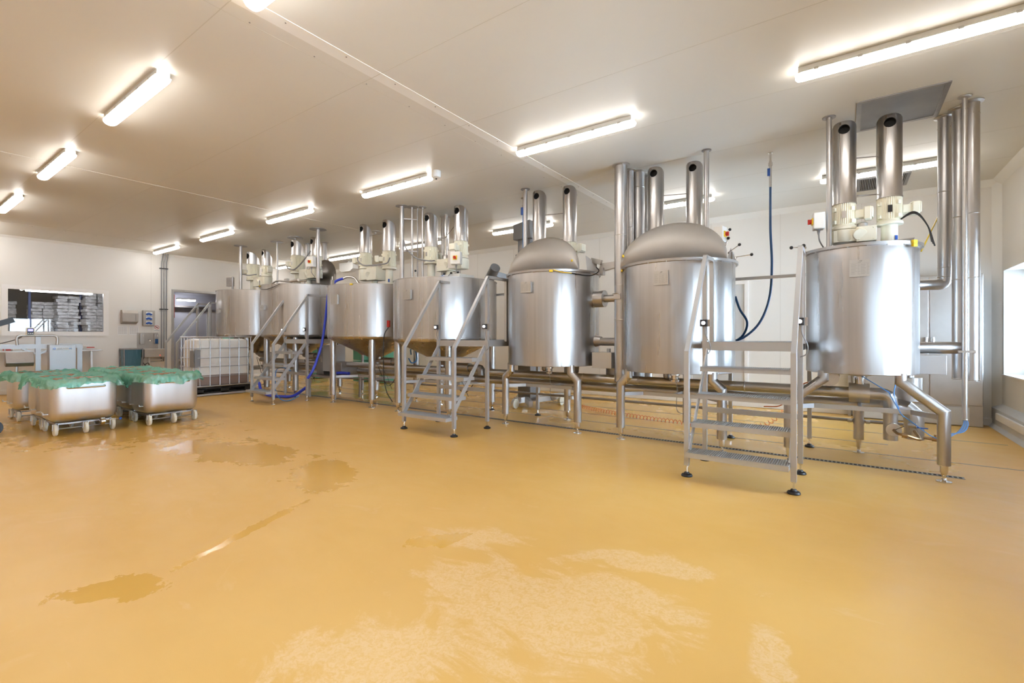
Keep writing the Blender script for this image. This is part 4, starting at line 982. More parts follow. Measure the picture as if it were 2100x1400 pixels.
t = thing('hose_fitting', (-7.9, 5.75, 2.4), 'bent steel hose fitting on the rim where the bright blue hose starts', 'fitting')
b = MB(); b.tube(catmull([(-8.25, 5.75, 2.447), (-8.177, 5.8, 2.477), (-8.024, 5.85, 2.451), (-7.884, 5.85, 2.325)], 6), .022, 10); b.build('bent_tube', 'steel_satin', t)
cable('air_line', [(-8.95, 5.05, .60), (-9.1, 5.0, .66), (-9.35, 4.98, .62), (-9.4, 4.98, .4), (-9.38, 4.98, .15), (-9.2, 5.0, .02), (-8.95, 5.02, .02), (-8.75, 5.1, .12)], .009, 'cable_blue', 'thin light blue air line looped under the rear stair', 'hose')
cable('suction_hose', [(-10.7, 5.3, .25), (-10.4, 5.2, .10), (-10.0, 5.15, .035), (-9.6, 5.2, .035), (-9.3, 5.3, .06), (-9.1, 5.5, .25)], .03, 'hose_bright', 'dark blue suction hose lying on the floor behind the rear stair', 'hose')
# coiled orange spring cable on the floor behind the tanks
def coil(pts, r, turns, wire, name, lab):
    P = catmull(pts, 12); L = [0]
    for i in range(1, len(P)): L.append(L[-1] + (P[i] - P[i - 1]).length)
    out = []; N = turns * 10
    for k in range(N + 1):
        s = L[-1] * k / N; i = max(j for j in range(len(L)) if L[j] <= s + 1e-9); i = min(i, len(P) - 2)
        u = (s - L[i]) / max(1e-6, L[i + 1] - L[i]); c = P[i].lerp(P[i + 1], u); tt = (P[i + 1] - P[i]).normalized()
        sd = tt.cross(Vector((0, 0, 1))).normalized(); up = sd.cross(tt); a = 2 * PI * turns * k / N
        out.append(c + sd * math.cos(a) * r + up * math.sin(a) * r)
    b = MB(); b.tube(out, wire, 6); return tag(b.build(name, 'orange'), lab, 'cable')
coil([(-3.95, 7.6, .036), (-3.3, 7.3, .036), (-2.6, 7.1, .036), (-1.9, 7.0, .036), (-1.3, 7.15, .036), (-.95, 7.35, .05), (-.75, 7.5, .2), (-.6, 7.55, .42)], .028, 62, .004, 'spiral_cable', 'orange spiral cable trailing over the floor behind the right hand tanks')

# ------------------------------------------------------------------ ceiling details
t = thing('ceiling_hatch', (.4, 5.95, HC - .008), 'grey riveted metal hatch plate on the ceiling above the right end tank', 'hatch')
b = MB(); b.bx(.08, .755, 5.58, 6.38, HC - .006, HC); b.build('hatch_plate', 'plate_grey', t)
b = MB()
for s in range(2): b.bx(.08 + .635 * s, .12 + .635 * s, 5.58, 6.38, HC - .010, HC - .006)
b.bx(.12, .715, 5.58, 5.62, HC - .010, HC - .006).bx(.12, .715, 6.34, 6.38, HC - .010, HC - .006); b.build('hatch_border', 'steel_dark', t)
t = thing('ventilation_grille', (.42, 8.67, HC - .02), 'grey slatted ventilation grille in the ceiling near the back wall', 'grille')
b = MB(); b.bx(.12, .16, 8.32, 9.0, HC - .012, HC).bx(.68, .72, 8.32, 9.0, HC - .012, HC).bx(.16, .68, 8.32, 8.36, HC - .012, HC).bx(.16, .68, 8.96, 9.0, HC - .012, HC); b.build('grille_frame', 'plate_grey', t)
b = MB(); b.bx(.16, .68, 8.36, 8.96, HC - .002, HC); b.build('grille_back', 'void', t)
b = MB()
for k in range(26): x = .17 + k * .02; b.box((x, 8.66, HC - .008), (.004, .6, .012), ry=.5)
b.build('grille_slats', 'steel_satin', t)
t = thing('smoke_detector', (-4.53, 4.6, HC - .1), 'white cylindrical ceiling device beside the third tube light', 'detector')
b = MB(); b.lathe([(.03, HC - .1), (.06, HC - .085), (.065, HC - .05), (.065, HC)], (-4.53, 4.6, 0), 28); b.build('detector_body', 'white', t, bevel=.003)
b = MB(); b.lathe([(.012, HC - .112), (.012, HC - .1)], (-4.53, 4.6, 0), 12); b.build('sensor_lens', 'black', t)
t = thing('ceiling_unit', (-12.1, 8.6, HC - .3), 'white plastic unit hanging under the ceiling behind the rear tank', 'unit')
b = MB(); b.add([(-12.4, 8.5, HC - .26), (-12.3, 8.5, HC - .32), (-11.9, 8.5, HC - .32), (-11.75, 8.5, HC - .24), (-11.75, 8.5, HC - .06), (-12.4, 8.5, HC - .04)] + [(-12.4, 8.7, HC - .26), (-12.3, 8.7, HC - .32), (-11.9, 8.7, HC - .32), (-11.75, 8.7, HC - .24), (-11.75, 8.7, HC - .06), (-12.4, 8.7, HC - .04)],
      [tuple(range(6)), tuple(range(11, 5, -1))] + [(i, i + 6, (i + 1) % 6 + 6, (i + 1) % 6) for i in range(6)], False); b.bx(-12.1, -12.0, 8.58, 8.64, HC - .06, HC); b.build('unit_case', 'white', t, bevel=.01)
tag(MB().tube([(.60, 6.1, 2.12), (.82, 6.7, 2.62), (1.19, 9.4, 3.38)], .007, 8).build('yellow_cord', 'yellow'), 'taut yellow cord from the right end tank rim up to the back wall', 'cord')

# ------------------------------------------------------------------ back right: cabinet, wall rail, back door
t = thing('steel_cabinet', (.85, 9.32, 0), 'tall stainless steel cabinet against the back wall in the right corner', 'cabinet')
b = MB(); b.bx(.16, 1.57, 9.22, 9.49, .0, 2.17); b.build('cabinet_body', 'steel_satin', t, bevel=.006)
for xa, xb in ((.17, .985), (1.0, 1.56)):
    b = MB(); b.bx(xa, xb, 9.205, 9.22, .30, 2.15); dr = b.build('door', 'steel_satin', t, bevel=.004)
    h = MB(); h.cyl((xa + .03 if xa > .5 else xb - .03, 9.18, 1.2), (xa + .03 if xa > .5 else xb - .03, 9.18, 1.27), .022, n=14); h.cyl((xa + .03 if xa > .5 else xb - .03, 9.205, 1.235), (xa + .03 if xa > .5 else xb - .03, 9.18, 1.235), .01, n=8); h.build('door_knob', 'chrome', dr)
b = MB(); b.cyl((1.51, 9.204, 2.11), (1.51, 9.198, 2.11), .022, n=20); b.build('maker_badge', 'white', t)
b = MB(); b.bx(.16, 1.42, 9.19, 9.205, .02, .27); b.build('kick_panel', 'curb', t)
t = thing('upright_profile', (.06, 9.4, 0), 'narrow upright steel profile standing at the back wall left of the cabinet', 'profile')
b = MB(); b.bx(.02, .06, 9.36, 9.42, 0, 2.0).bx(.08, .11, 9.36, 9.42, 0, 2.0); b.build('profile_rail', 'steel_satin', t)
mb = MB(); mb.bx(-2.50, -2.44, Y1 - .03, Y1, 0, 2.3).bx(-2.44, -1.52, Y1 - .03, Y1, 2.24, 2.3).bx(-1.52, -1.46, Y1 - .03, Y1, 0, 2.3); dd = struct(mb, 'door_2', 'frame_white')
MB().bx(-2.44, -1.52, Y1 - .012, Y1, 0.02, 2.24).build('door_leaf', 'curb', dd)
h = MB(); h.tube([(-1.60, Y1 - .012, 1.05), (-1.60, Y1 - .06, 1.05), (-1.70, Y1 - .06, 1.05)], .01, 8); h.build('door_handle', 'chrome', dd)
cable('wall_conduit', [(-5.75, 9.44, HC), (-5.75, 9.44, 3.4), (-5.68, 9.46, 3.3), (-5.68, 9.46, 2.3), (-5.68, 9.46, 1.2)], .02, 'cable_grey', 'thin grey conduit bending down the back wall behind the wide tank', 'pipe')

# ------------------------------------------------------------------ lifting column behind the middle tanks
t = thing('lifting_column', (-4.85, 7.35, 0), 'tall grey lifting column on long wheeled legs behind the middle tanks', 'lift')
b = MB(); b.bx(-5.02, -4.74, 7.25, 7.6, .1, 3.1); b.build('column', 'plate_grey', t, bevel=.01)
b = MB(); b.add([(-5.08, 7.18, 3.08), (-4.68, 7.18, 3.08), (-4.68, 7.7, 3.08), (-5.08, 7.7, 3.08), (-5.08, 7.18, 3.36), (-4.72, 7.18, 3.42), (-4.72, 7.7, 3.42), (-5.08, 7.7, 3.36)], [(0, 3, 2, 1), (4, 5, 6, 7), (0, 1, 5, 4), (1, 2, 6, 5), (2, 3, 7, 6), (3, 0, 4, 7)], False); b.build('column_head', 'plate_grey', t, bevel=.012)
b = MB(); b.lathe([(.07, 0), (.07, .03), (.03, .035)], (-4.9, 7.21, 2.92), 20, axis='Y'); b.build('dial', 'steel_dark', t)
lever(t, (-4.88, 7.23, 2.58), (-4.98, 7.15, 2.78)); b = MB(); b.box((-5.04, 7.2, 2.4), (.05, .05, .25)); b.build('switch_strip', 'black', t)
b = MB(); b.beam((-4.72, 7.1, .14), (-4.5, 6.9, .10), .07, .1); b.beam((-4.9, 7.0, .12), (-4.6, 8.2, .12), .09, .10); b.beam((-4.6, 7.3, .13), (-4.45, 8.1, .13), .07, .09); b.build('base_leg', 'steel_satin', t)
for i, (x, y) in enumerate(((-4.8, 6.85), (-4.5, 8.2), (-5.15, 7.5), (-4.35, 7.7))):
    b = MB(); b.cyl((x - .025, y, .09), (x + .025, y, .09), .088, n=24); b.build('wheel', 'nylon', t)
b = MB(); b.beam((-5.0, 7.3, 2.3), (-5.2, 6.7, 2.42), .12, .1); b.cyl((-5.3, 6.75, 2.33), (-5.05, 6.6, 2.5), .09, n=20); b.build('tipping_arm', 'plate_grey', t)

# low shelf rack behind middle and green crates
t = thing('pump_table', (-9.0, 5.95, 0), 'low grey steel pump table between the two rear tanks', 'table')
b = MB(); b.bx(-9.35, -8.35, 5.62, 6.3, .44, .47); b.build('table_top', 'steel_dark', t)
for x, y in ((-9.3, 5.66), (-8.4, 5.66), (-9.3, 6.26), (-8.4, 6.26)): b = MB(); b.bx(x - .02, x + .02, y - .02, y + .02, 0, .44); b.build('leg', 'frame', t)
t = thing('control_cabinet', (-9.1, 6.0, .47), 'grey steel control box standing on the low pump table', 'box')
b = MB(); b.bx(-9.33, -9.08, 5.85, 6.1, .47, 1.05); b.build('cabinet_shell', 'plate_grey', t, bevel=.006)
b = MB(); b.bx(-9.07, -8.75, 5.82, 6.15, .55, 1.1); b.build('cabinet_front', 'frame', t, bevel=.006)
t = thing('product_pump', (-8.5, 6.0, .47), 'brown grey pump housing on the low table with a bright blue hose stub', 'pump')
b = MB(); b.bx(-8.62, -8.36, 5.78, 6.2, .475, .75); b.build('pump_housing', 'steel_dark', t, bevel=.01)
b = MB(); b.tube([(-8.6, 5.7, .52), (-8.3, 5.72, .55), (-8.05, 5.74, .55)], .03, 12); b.build('hose_stub', 'hose_bright', t)
for i, (x, y, w) in enumerate(((-13.6, 8.2, .5), (-11.45, 8.3, .45), (-10.65, 8.4, .35))):
    b = MB()
    for k in range(3):
        b.bx(x, x + w, y, y + .4, .02 + k * .30, .28 + k * .30); b.bx(x - .01, x + w + .01, y - .01, y + .41, .28 + k * .30, .30 + k * .30)
    tag(b.build('green_crate_stack', 'green_crate', bevel=.01), ['green plastic crate stack behind the farthest tanks', 'green plastic crate stack left of the orange hose', 'small green plastic crate stack right of the orange hose'][i], 'crates', 'green crate stacks by the back wall')

# ------------------------------------------------------------------ liquid container on its cage pallet
t = thing('liquid_container', (-11.6, 4.82, 0), 'white caged liquid container with brown liquid at the bottom on a black pallet', 'container')
bx0, bx1, by0, by1 = -12.02, -11.22, 4.22, 5.41
b = MB()
def rrect(x0, x1, y0, y1, r, z, n=6):
    out = []
    for cx, cy, a0 in ((x1 - r, y1 - r, 0), (x0 + r, y1 - r, 90), (x0 + r, y0 + r, 180), (x1 - r, y0 + r, 270)):
        for k in range(n + 1): a = R(a0 + 90 * k / n); out.append(Vector((cx + r * math.cos(a), cy + r * math.sin(a), z)))
    return out
def loft(mb, loops, cap0=True, cap1=True):
    n = len(loops[0]); vs = [v for l in loops for v in l]
    fs = [(j * n + i, j * n + (i + 1) % n, (j + 1) * n + (i + 1) % n, (j + 1) * n + i) for j in range(len(loops) - 1) for i in range(n)]
    if cap0: fs.append(tuple(range(n - 1, -1, -1)))
    if cap1: fs.append(tuple((len(loops) - 1) * n + i for i in range(n)))
    mb.add(vs, fs); return mb
def shr(d, z): return rrect(bx0 + d, bx1 - d, by0 + d, by1 - d, .1, z)
loft(b, [shr(.08, .20), shr(.04, .23), shr(.035, .6), shr(.045, .62), shr(.045, .66), shr(.035, .68), shr(.035, 1.08), shr(.06, 1.2), shr(.14, 1.235)])
o = b.build('inner_tank', 'ibc', t, angle=50)
b = MB()
for i in range(6):
    y = by0 + .1 + i * (by1 - by0 - .2) / 5; b.tube(bend([(bx1 - .008, y, .2), (bx1 - .008, y, 1.26), (bx1 - .1, y, 1.27)], .03, 3), .009, 8); b.tube([(bx0 + .008, y, .2), (bx0 + .008, y, 1.26)], .009, 8)
for i in range(5):
    x = bx0 + .08 + i * (bx1 - bx0 - .16) / 4; b.tube([(x, by0 + .008, .2), (x, by0 + .008, 1.26)], .009, 8); b.tube([(x, by1 - .008, .2), (x, by1 - .008, 1.26)], .009, 8)
for z in (.21, .42, .63, .82, 1.03, 1.27):
    b.tube(rrect(bx0, bx1, by0, by1, .07, z), .009 if z not in (.21, 1.27) else .014, 8, closed=True)
b.build('cage', 'cage', t)
b = MB(); b.bx(bx1 - .22, bx1 - .02, by0 - .012, by0 - .006, .62, .98); b.bx(bx1 - .004, bx1 + .006, by0 + .0, by0 + .1, .62, 1.0); b.build('label_plate', 'plate_grey', t)
b = MB()
for k in range(3): b.bx(bx0, bx1, by0 + k * .51, by0 + k * .51 + .17, .05, .17)
b.bx(bx0, bx1, by0, by1, .15, .2); b.bx(bx1 - .1, bx1, by0, by1, .05, .08); b.bx(bx0, bx0 + .1, by0, by1, .05, .08); b.build('pallet', 'pallet_black', t)
b = MB(); b.bx(bx0 - .02, bx1 + .02, by0 - .02, by1 + .05, .012, .05); b.build('base_frame', 'frame', t)
b = MB(); b.lathe([(.11, 1.235), (.11, 1.275), (.09, 1.28)], (-11.5, 5.0, 0), 24); b.build('screw_cap', 'green_crate', t)

# ------------------------------------------------------------------ meat trolleys with green liners
def make_trolley():
    t = thing('meat_trolley', (0, 0, 0), 'x', 'trolley')
    hx, hy = .325, .35
    def lp(d, z, r=.13): return rrect(-hx + d, hx - d, -hy + d, hy - d, max(.03, r - d), z, 8)
    b = MB(); loft(b, [lp(.14, .155), lp(.07, .165), lp(.03, .19), lp(.012, .23), lp(0, .30), lp(-.0, .68), lp(-.018, .695), lp(-.022, .705), lp(-.01, .71), lp(.012, .70), lp(.02, .66), lp(.03, .30), lp(.08, .2)], True, True)
    b.build('tub', 'tub', t, angle=50)
    for s in (1, -1):
        b = MB(); b.tube(bend([(s * hx, -.19, .625), (s * (hx + .035), -.19, .61), (s * (hx + .035), .19, .61), (s * hx, .19, .625)], .03, 4), .012, 10); b.build('handle', 'chrome', t)
    for s in (1, -1):
        b = MB(); b.box((s * .18, -hy - .02, .28), (.09, .05, .006)); b.box((s * .18, -hy - .045, .29), (.09, .004, .03)); b.build('lift_bracket', 'steel_satin', t)
    b = MB(); b.bx(-.25, .25, -.285, -.265, .135, .16).bx(-.25, .25, .265, .285, .135, .16); b.bx(-.25, -.23, -.28, .28, .135, .155).bx(.23, .25, -.28, .28, .135, .155)
    b.tube([(.27, -.28, .085), (.27, .28, .085)], .008, 8); b.tube([(-.27, -.28, .085), (-.27, .28, .085)], .008, 8); b.build('undercarriage', 'steel_dark', t)
    for x, y in ((.27, -.29), (.27, .29), (-.27, -.29), (-.27, .29), (.30, 0)):
        b = MB(); b.lathe([(.03, -.02), (.068, -.018), (.075, -.012), (.075, .012), (.068, .018), (.03, .02)], (x + (.0 if y else .02), y, .075), 28, axis='Y'); w = b.build('wheel', 'nylon', t)
        b = MB(); b.bx(x - .018, x + .018, y - .03, y - .024, .065, .15).bx(x - .018, x + .018, y + .024, y + .03, .065, .15); b.cyl((x, y - .034, .075), (x, y + .034, .075), .008, n=8); b.build('fork', 'steel_satin', w)
    return t
def liner(x, y, rz, seed, lab):
    """crumpled film: from the filling over the rim and down outside"""
    rnd = random.Random(seed); hx, hy = .325, .35; n = 26; loops = []
    prof = [(.13, .690), (.11, .698), (.09, .696), (.06, .702), (.035, .710), (.015, .718), (-.005, .722), (-.02, .720), (-.032, .710), (-.042, .694), (-.048, .676), (-.053, .658), (-.058, .642), (-.063, .628), (-.068, .616)]
    for j, (d, z) in enumerate(prof):
        l = rrect(-hx + d, hx - d, -hy + d, hy - d, max(.05, .13 - d), 0, 8)
        l = l + [l[0]]; Ls = [0]
        for a_ in range(1, len(l)): Ls.append(Ls[-1] + (l[a_] - l[a_ - 1]).length)
        rs = []; q_ = 0
        for a_ in range(160):
            t_ = Ls[-1] * a_ / 160
            while Ls[q_ + 1] < t_: q_ += 1
            rs.append(l[q_].lerp(l[q_ + 1], (t_ - Ls[q_]) / max(1e-6, Ls[q_ + 1] - Ls[q_])))
        l = rs
        out = []
        for i, p in enumerate(l):
            u = j / (len(prof) - 1)
            nv = noise.noise(Vector((p.x * 9 + seed * 3, p.y * 9, z * 4 + seed))) ; n2 = noise.noise(Vector((p.x * 26, p.y * 26 + seed, z * 16)))
            n3 = noise.noise(Vector((p.x * 3.1 + seed * 7, p.y * 3.1, seed)))
            rad = p.normalized()
            down = 0
            if j > 7: down = (u - .5) * (n3 * .16 + nv * .05 + .015) * 1.6
            push = (abs(nv) * .07 + n2 * .022 + max(0, n3) * .05) * (u if j > 7 else .15)
            q = p + rad * (push if j > 6 else nv * .025 + n2 * .01)
            out.append(Vector((q.x, q.y, z + n2 * .018 + (nv * .012 if j < 3 else abs(nv) * .045 * (1 if j < 10 else .6)) - down)))
        loops.append(out)
    m = Matrix.Translation((x, y, 0)) @ Matrix.Rotation(rz, 4, 'Z')
    loops = [[m @ v for v in l] for l in loops]
    b = MB(); loft(b, loops, False, False)
    return tag(b.build('bag_liner', 'liner', recalc=True, angle=180), 'green plastic liner over ' + lab, 'liner', 'green liners over the trolley rims')
def filling(x, y, rz, seed, lab):
    b = MB(); nx = 26; vs = []
    for j in range(nx + 1):
        for i in range(nx + 1):
            px = -.29 + .58 * i / nx; py = -.315 + .63 * j / nx
            h = noise.noise(Vector((px * 7 + seed, py * 7, 0))) * .012 + noise.noise(Vector((px * 30 + seed, py * 30, 0))) * .008
            ex = min(1, max(abs(px) / .29, abs(py) / .315)); vs.append((px, py, .700 + .02 * (1 - ex * ex) + h * 1.5 - max(0, ex - .75) * .06))
    fs = [(j * (nx + 1) + i, j * (nx + 1) + i + 1, (j + 1) * (nx + 1) + i + 1, (j + 1) * (nx + 1) + i) for j in range(nx) for i in range(nx)]
    N = (nx + 1) ** 2; m = Matrix.Translation((x, y, 0)) @ Matrix.Rotation(rz, 4, 'Z')
    b.add([m @ Vector(v) for v in vs], fs)
    b.add([m @ Vector(p) for p in ((-.28, -.3, .56), (.28, -.3, .56), (.28, .3, .56), (-.28, .3, .56), (-.28, -.3, .64), (.28, -.3, .64), (.28, .3, .64), (-.28, .3, .64))],
          [(0, 3, 2, 1), (0, 1, 5, 4), (1, 2, 6, 5), (2, 3, 7, 6), (3, 0, 4, 7)], False)
    return tag(b.build('mash_filling', 'mash', recalc=False), 'brown mash filling ' + lab, 'food', 'brown mash in the trolleys')
tr0 = make_trolley(); TR = [(-8.57, 1.82, 0.0, 'the front trolley with the blue tipped valve', 'left hand front steel meat trolley on white wheels with a blue tipped valve below'),
    (-8.46, 2.78, 0.02, 'the front trolley nearest the caged container', 'right hand front steel meat trolley on white wheels, nearest the caged container'),
    (-9.27, 1.82, 0.0, 'the trolley right behind the valve trolley', 'steel meat trolley directly behind the left hand front one'),
    (-10.42, 1.76, 0.0, 'the trolley at the left picture edge', 'steel meat trolley standing apart at the far left by the scale display'),
    (-9.16, 2.78, 0.0, 'the second trolley of the right hand file', 'steel meat trolley directly behind the right hand front one'),
    (-9.86, 2.80, 0.0, 'the third trolley of the right hand file', 'steel meat trolley third in the right hand file'),
    (-10.58, 2.84, 0.0, 'the rearmost trolley below the waste bag', 'rearmost steel meat trolley of the right hand file')]
for i, (x, y, a, wh, lab) in enumerate(TR):
    o = tr0 if i == 0 else copy_tree(tr0)
    o.location = (x, y, 0); o.rotation_euler = (0, 0, a); o['label'] = lab; o['group'] = 'steel meat trolleys parked together'
    filling(x, y, a, i * 3.1, wh); liner(x, y, a, i * 1.7 + .4, wh)
t = thing('outlet_valve', (-8.2, 2.05, .1), 'small steel outlet valve with a blue knob below the left hand front trolley', 'valve')
b = MB(); b.lathe([(.03, -.03), (.045, -.02), (.045, .02), (.03, .03)], (-8.2, 1.98, .14), 16, axis='Y'); b.cyl((-8.2, 1.98, .12), (-8.2, 1.98, .165), .025, n=12); b.tube([(-8.2, 2.0, .15), (-8.12, 2.14, .16)], .006, 8); b.build('valve_body', 'chrome', t)
b = MB(); b.sphere((-8.115, 2.15, .16), .018); b.build('valve_knob', 'blue', t)

# ------------------------------------------------------------------ trolley lifter, scale display
t = thing('trolley_lifter', (-11.2, 1.9, 0), 'grey steel weighing frame with maker plate behind the trolleys', 'frame')
b = MB(); b.beam((-11.2, 1.1, 1.115), (-11.2, 2.42, 1.115), .07, .075); b.build('top_beam', 'frame', t)
for y in (1.10, 2.38): b = MB(); b.beam((-11.2, y, 0), (-11.2, y, 1.08), .07); b.build('post', 'frame', t)
b = MB(); b.beam((-11.2, 1.85, .0), (-11.2, 1.85, 1.29), .065); b.build('mast', 'frame', t)
b = MB(); b.beam((-11.2, 1.66, 1.08), (-11.2, 1.83, .99), .03); b.beam((-11.2, 2.04, 1.08), (-11.2, 1.87, .99), .03); b.build('brace', 'frame', t)
b = MB(); b.tube(bend([(-11.15, 1.60, 1.14), (-11.15, 1.585, 1.30), (-11.15, 2.09, 1.30), (-11.15, 2.08, 1.14)], .12, 6), .02, 12); b.build('push_handle', 'steel_satin', t)
b = MB(); b.bx(-11.16, -11.02, 1.96, 2.30, .70, 1.14); bxo = b.build('control_box', 'frame', t, bevel=.006)
p = MB(); p.bx(-11.02, -11.016, 2.0, 2.25, 1.05, 1.095); pl = p.build('maker_plate', 'white', bxo)
RX = Matrix(((0, 0, 1), (1, 0, 0), (0, 1, 0)))
text_mesh('plate_text', 'HENK MAAS', .026, (-11.0155, 2.053, 1.068), RX, 'ink', pl)
text_mesh('plate_text', 'Weegschalen', .014, (-11.0155, 2.055, 1.055), RX, 'ink', pl)
e = MB(); e.lathe([(.012, 0), (.018, .0), (.018, .002), (.012, .002)], (-11.016, 2.022, 1.073), 20, axis='X', cap=False); e.bx(-11.016, -11.0145, 2.015, 2.03, 1.069, 1.077); e.build('plate_logo', 'cable_blue', pl); e = MB(); e.bx(-11.016, -11.0145, 2.205, 2.242, 1.067, 1.079); e.build('plate_stripe', 'cable_blue', pl)
t = thing('weight_display', (-11.2, 1.73, 1.16), 'small cream weighing terminal with a lit violet screen on the frame handle', 'display')
b = MB(); b.box((-11.15, 1.75, 1.365), (.05, .10, .13)); b.cyl((-11.15, 1.75, 1.31), (-11.15, 1.75, 1.35), .015, n=10); dsp = b.build('display_case', 'cream', t, bevel=.008)
b = MB(); b.bx(-11.124, -11.121, 1.712, 1.788, 1.31, 1.42); b.build('front_panel', 'black', t)
b = MB(); b.bx(-11.121, -11.119, 1.72, 1.78, 1.37, 1.405); b.build('screen', 'screen', t)
b = MB()
for k in range(3): b.bx(-11.121, -11.119, 1.718 + k * .024, 1.734 + k * .024, 1.325, 1.34)
b.build('buttons', 'white', t)
b = MB(); b.tube(catmull([(-11.15, 1.70, 1.32), (-11.15, 1.6, 1.24), (-11.15, 1.45, 1.18), (-11.15, 1.35, 1.155)], 6), .006, 6); b.build('display_cable', 'black', t)
t = thing('scale_indicator', (-10.95, 1.45, 0), 'slanted dark steel indicator housing on a stand at the far left', 'display')
b = MB(); x = -10.9; q = [(0, .82), (0, .98), (.06, 1.03), (.14, .86), (.08, .80)]
b.add([(x + u, 1.42, z) for u, z in q] + [(x + u, 1.74, z) for u, z in q], [tuple(range(5)), tuple(range(9, 4, -1))] + [(i, i + 5, (i + 1) % 5 + 5, (i + 1) % 5) for i in range(5)], False); b.build('indicator_case', 'steel_dark', t, bevel=.006)
b = MB(); b.cyl((-10.87, 1.55, .0), (-10.87, 1.55, .82), .02, n=12); b.lathe([(.10, 0), (.10, .012)], (-10.87, 1.55, 0), 20); b.build('stand', 'steel_satin', t)
t = thing('pallet_truck', (-8.9, 1.04, 0), 'dark wheeled pallet truck part cut by the left picture edge', 'truck')
b = MB(); b.cyl((-9.05, 1.06, .10), (-8.95, 1.06, .10), .10, n=28); b.build('wheel', 'black', t)
b = MB(); b.bx(-9.2, -8.95, .98, 1.1, .2, .34); b.bx(-9.35, -9.2, 1.04, 1.12, .3, .62); b.build('chassis', 'plate_grey', t, bevel=.008)
b = MB(); b.tube(catmull([(-9.2, 1.04, .3), (-9.28, 1.02, .8), (-9.3, 1.0, 1.25), (-9.06, .98, 1.37)], 6), .02, 10); b.build('tiller_arm', 'steel_dark', t)
b = MB(); b.beam((-9.05, .95, 1.37), (-9.0, 1.26, 1.505), .06, .07); b.build('tiller_grip', 'black', t)

# ------------------------------------------------------------------ left wall: window, desk, hygiene station, door
fr = MB()
for a, b_, c, d_ in ((1.92, 2.02, 1.40, 2.34), (3.66, 3.76, 1.40, 2.34), (1.92, 3.76, 1.30, 1.40), (1.92, 3.76, 2.34, 2.43)): fr.bx(X0 - .01, X0 + .025, a, b_, c, d_)
wf = struct(fr, 'window_1', 'frame_white')
MB().bx(X0 - .03, X0 - .022, 2.02, 3.66, 1.40, 2.34).build('window_pane', 'glass', wf)
d1 = MB(); a, b_, _, zt_ = DOOR
d1.bx(X0 - .17, X0 + .02, a - .06, a, 0, zt_).bx(X0 - .17, X0 + .02, b_, b_ + .06, 0, zt_).bx(X0 - .17, X0 + .02, a - .06, b_ + .06, zt_, zt_ + .06)
struct(d1, 'door_1', 'steel_satin')
# rooms beyond
r1 = MB(); r1.bx(-21.5, -21.4, -3.6, 4.95, 0, 3.2).bx(-21.4, X0 - .16, 4.85, 4.95, 0, 3.2).bx(-21.4, X0 - .16, -3.7, -3.6, 0, 3.2); struct(r1, 'wall_storage', 'store_wall')
r1 = MB(); r1.bx(-21.5, X0 - .15, -3.7, 4.95, 3.2, 3.3); struct(r1, 'ceiling_storage', 'store_wall')
r2 = MB(); r2.bx(-19.3, -19.2, 4.95, 9.7, 0, 2.9).bx(-19.2, X0 - .16, 9.6, 9.7, 0, 2.9).bx(-19.2, X0 - .16, 4.96, 5.0, 0, 2.9); struct(r2, 'wall_corridor', 'corridor')
r2 = MB(); r2.bx(-19.3, X0 - .15, 4.95, 9.7, 2.75, 2.85); struct(r2, 'ceiling_corridor', 'corridor')
def room_lamp(x0_, x1_, y0_, y1_, z, lab):
    t = thing('tube_lamp', ((x0_ + x1_) / 2, (y0_ + y1_) / 2, z), lab, 'light')
    MB().bx(x0_, x1_, y0_, y1_, z + .05, z + .09).build('lamp_housing', 'lamp_body', t); MB().bx(x0_ + .01, x1_ - .01, y0_ + .01, y1_ - .01, z, z + .05).build('diffuser', 'tube_far', t, bevel=.012)
room_lamp(-16.55, -16.45, 2.50, 3.78, 2.40, 'bright tube lamp seen through the window of the storage room')
room_lamp(-18.55, -18.45, 6.42, 6.98, 2.50, 'tube lamp under the corridor ceiling seen through the doorway')
r3 = MB(); r3.bx(-19.2, -19.17, 7.6, 8.6, 0, 2.2); struct(r3, 'door_3', 'frame_white')
MB().bx(-19.19, -19.1, 6.3, 6.36, 0, 2.75).build('corridor_pipe', 'frame')
tag(SC.objects['corridor_pipe'], 'upright grey pipe on the corridor wall seen through the doorway', 'pipe')
b = MB(); b.bx(-15.22, -15.2, 5.20, 5.225, 1.8, 2.45); tag(b.build('red_strip', 'red'), 'narrow red strip just inside the left door jamb', 'strip')
b = MB(); b.bx(-19.18, -19.1, 6.9, 7.02, 1.0, 1.14); tag(b.build('corridor_switch', 'black', bevel=.01), 'small black switch box on the corridor wall', 'switch')
b = MB(); b.bx(-19.18, -18.9, 5.6, 7.5, 2.3, 2.36); tag(b.build('corridor_tray', 'steel_dark'), 'dark cable tray across the corridor wall seen through the doorway', 'tray')
k = 0
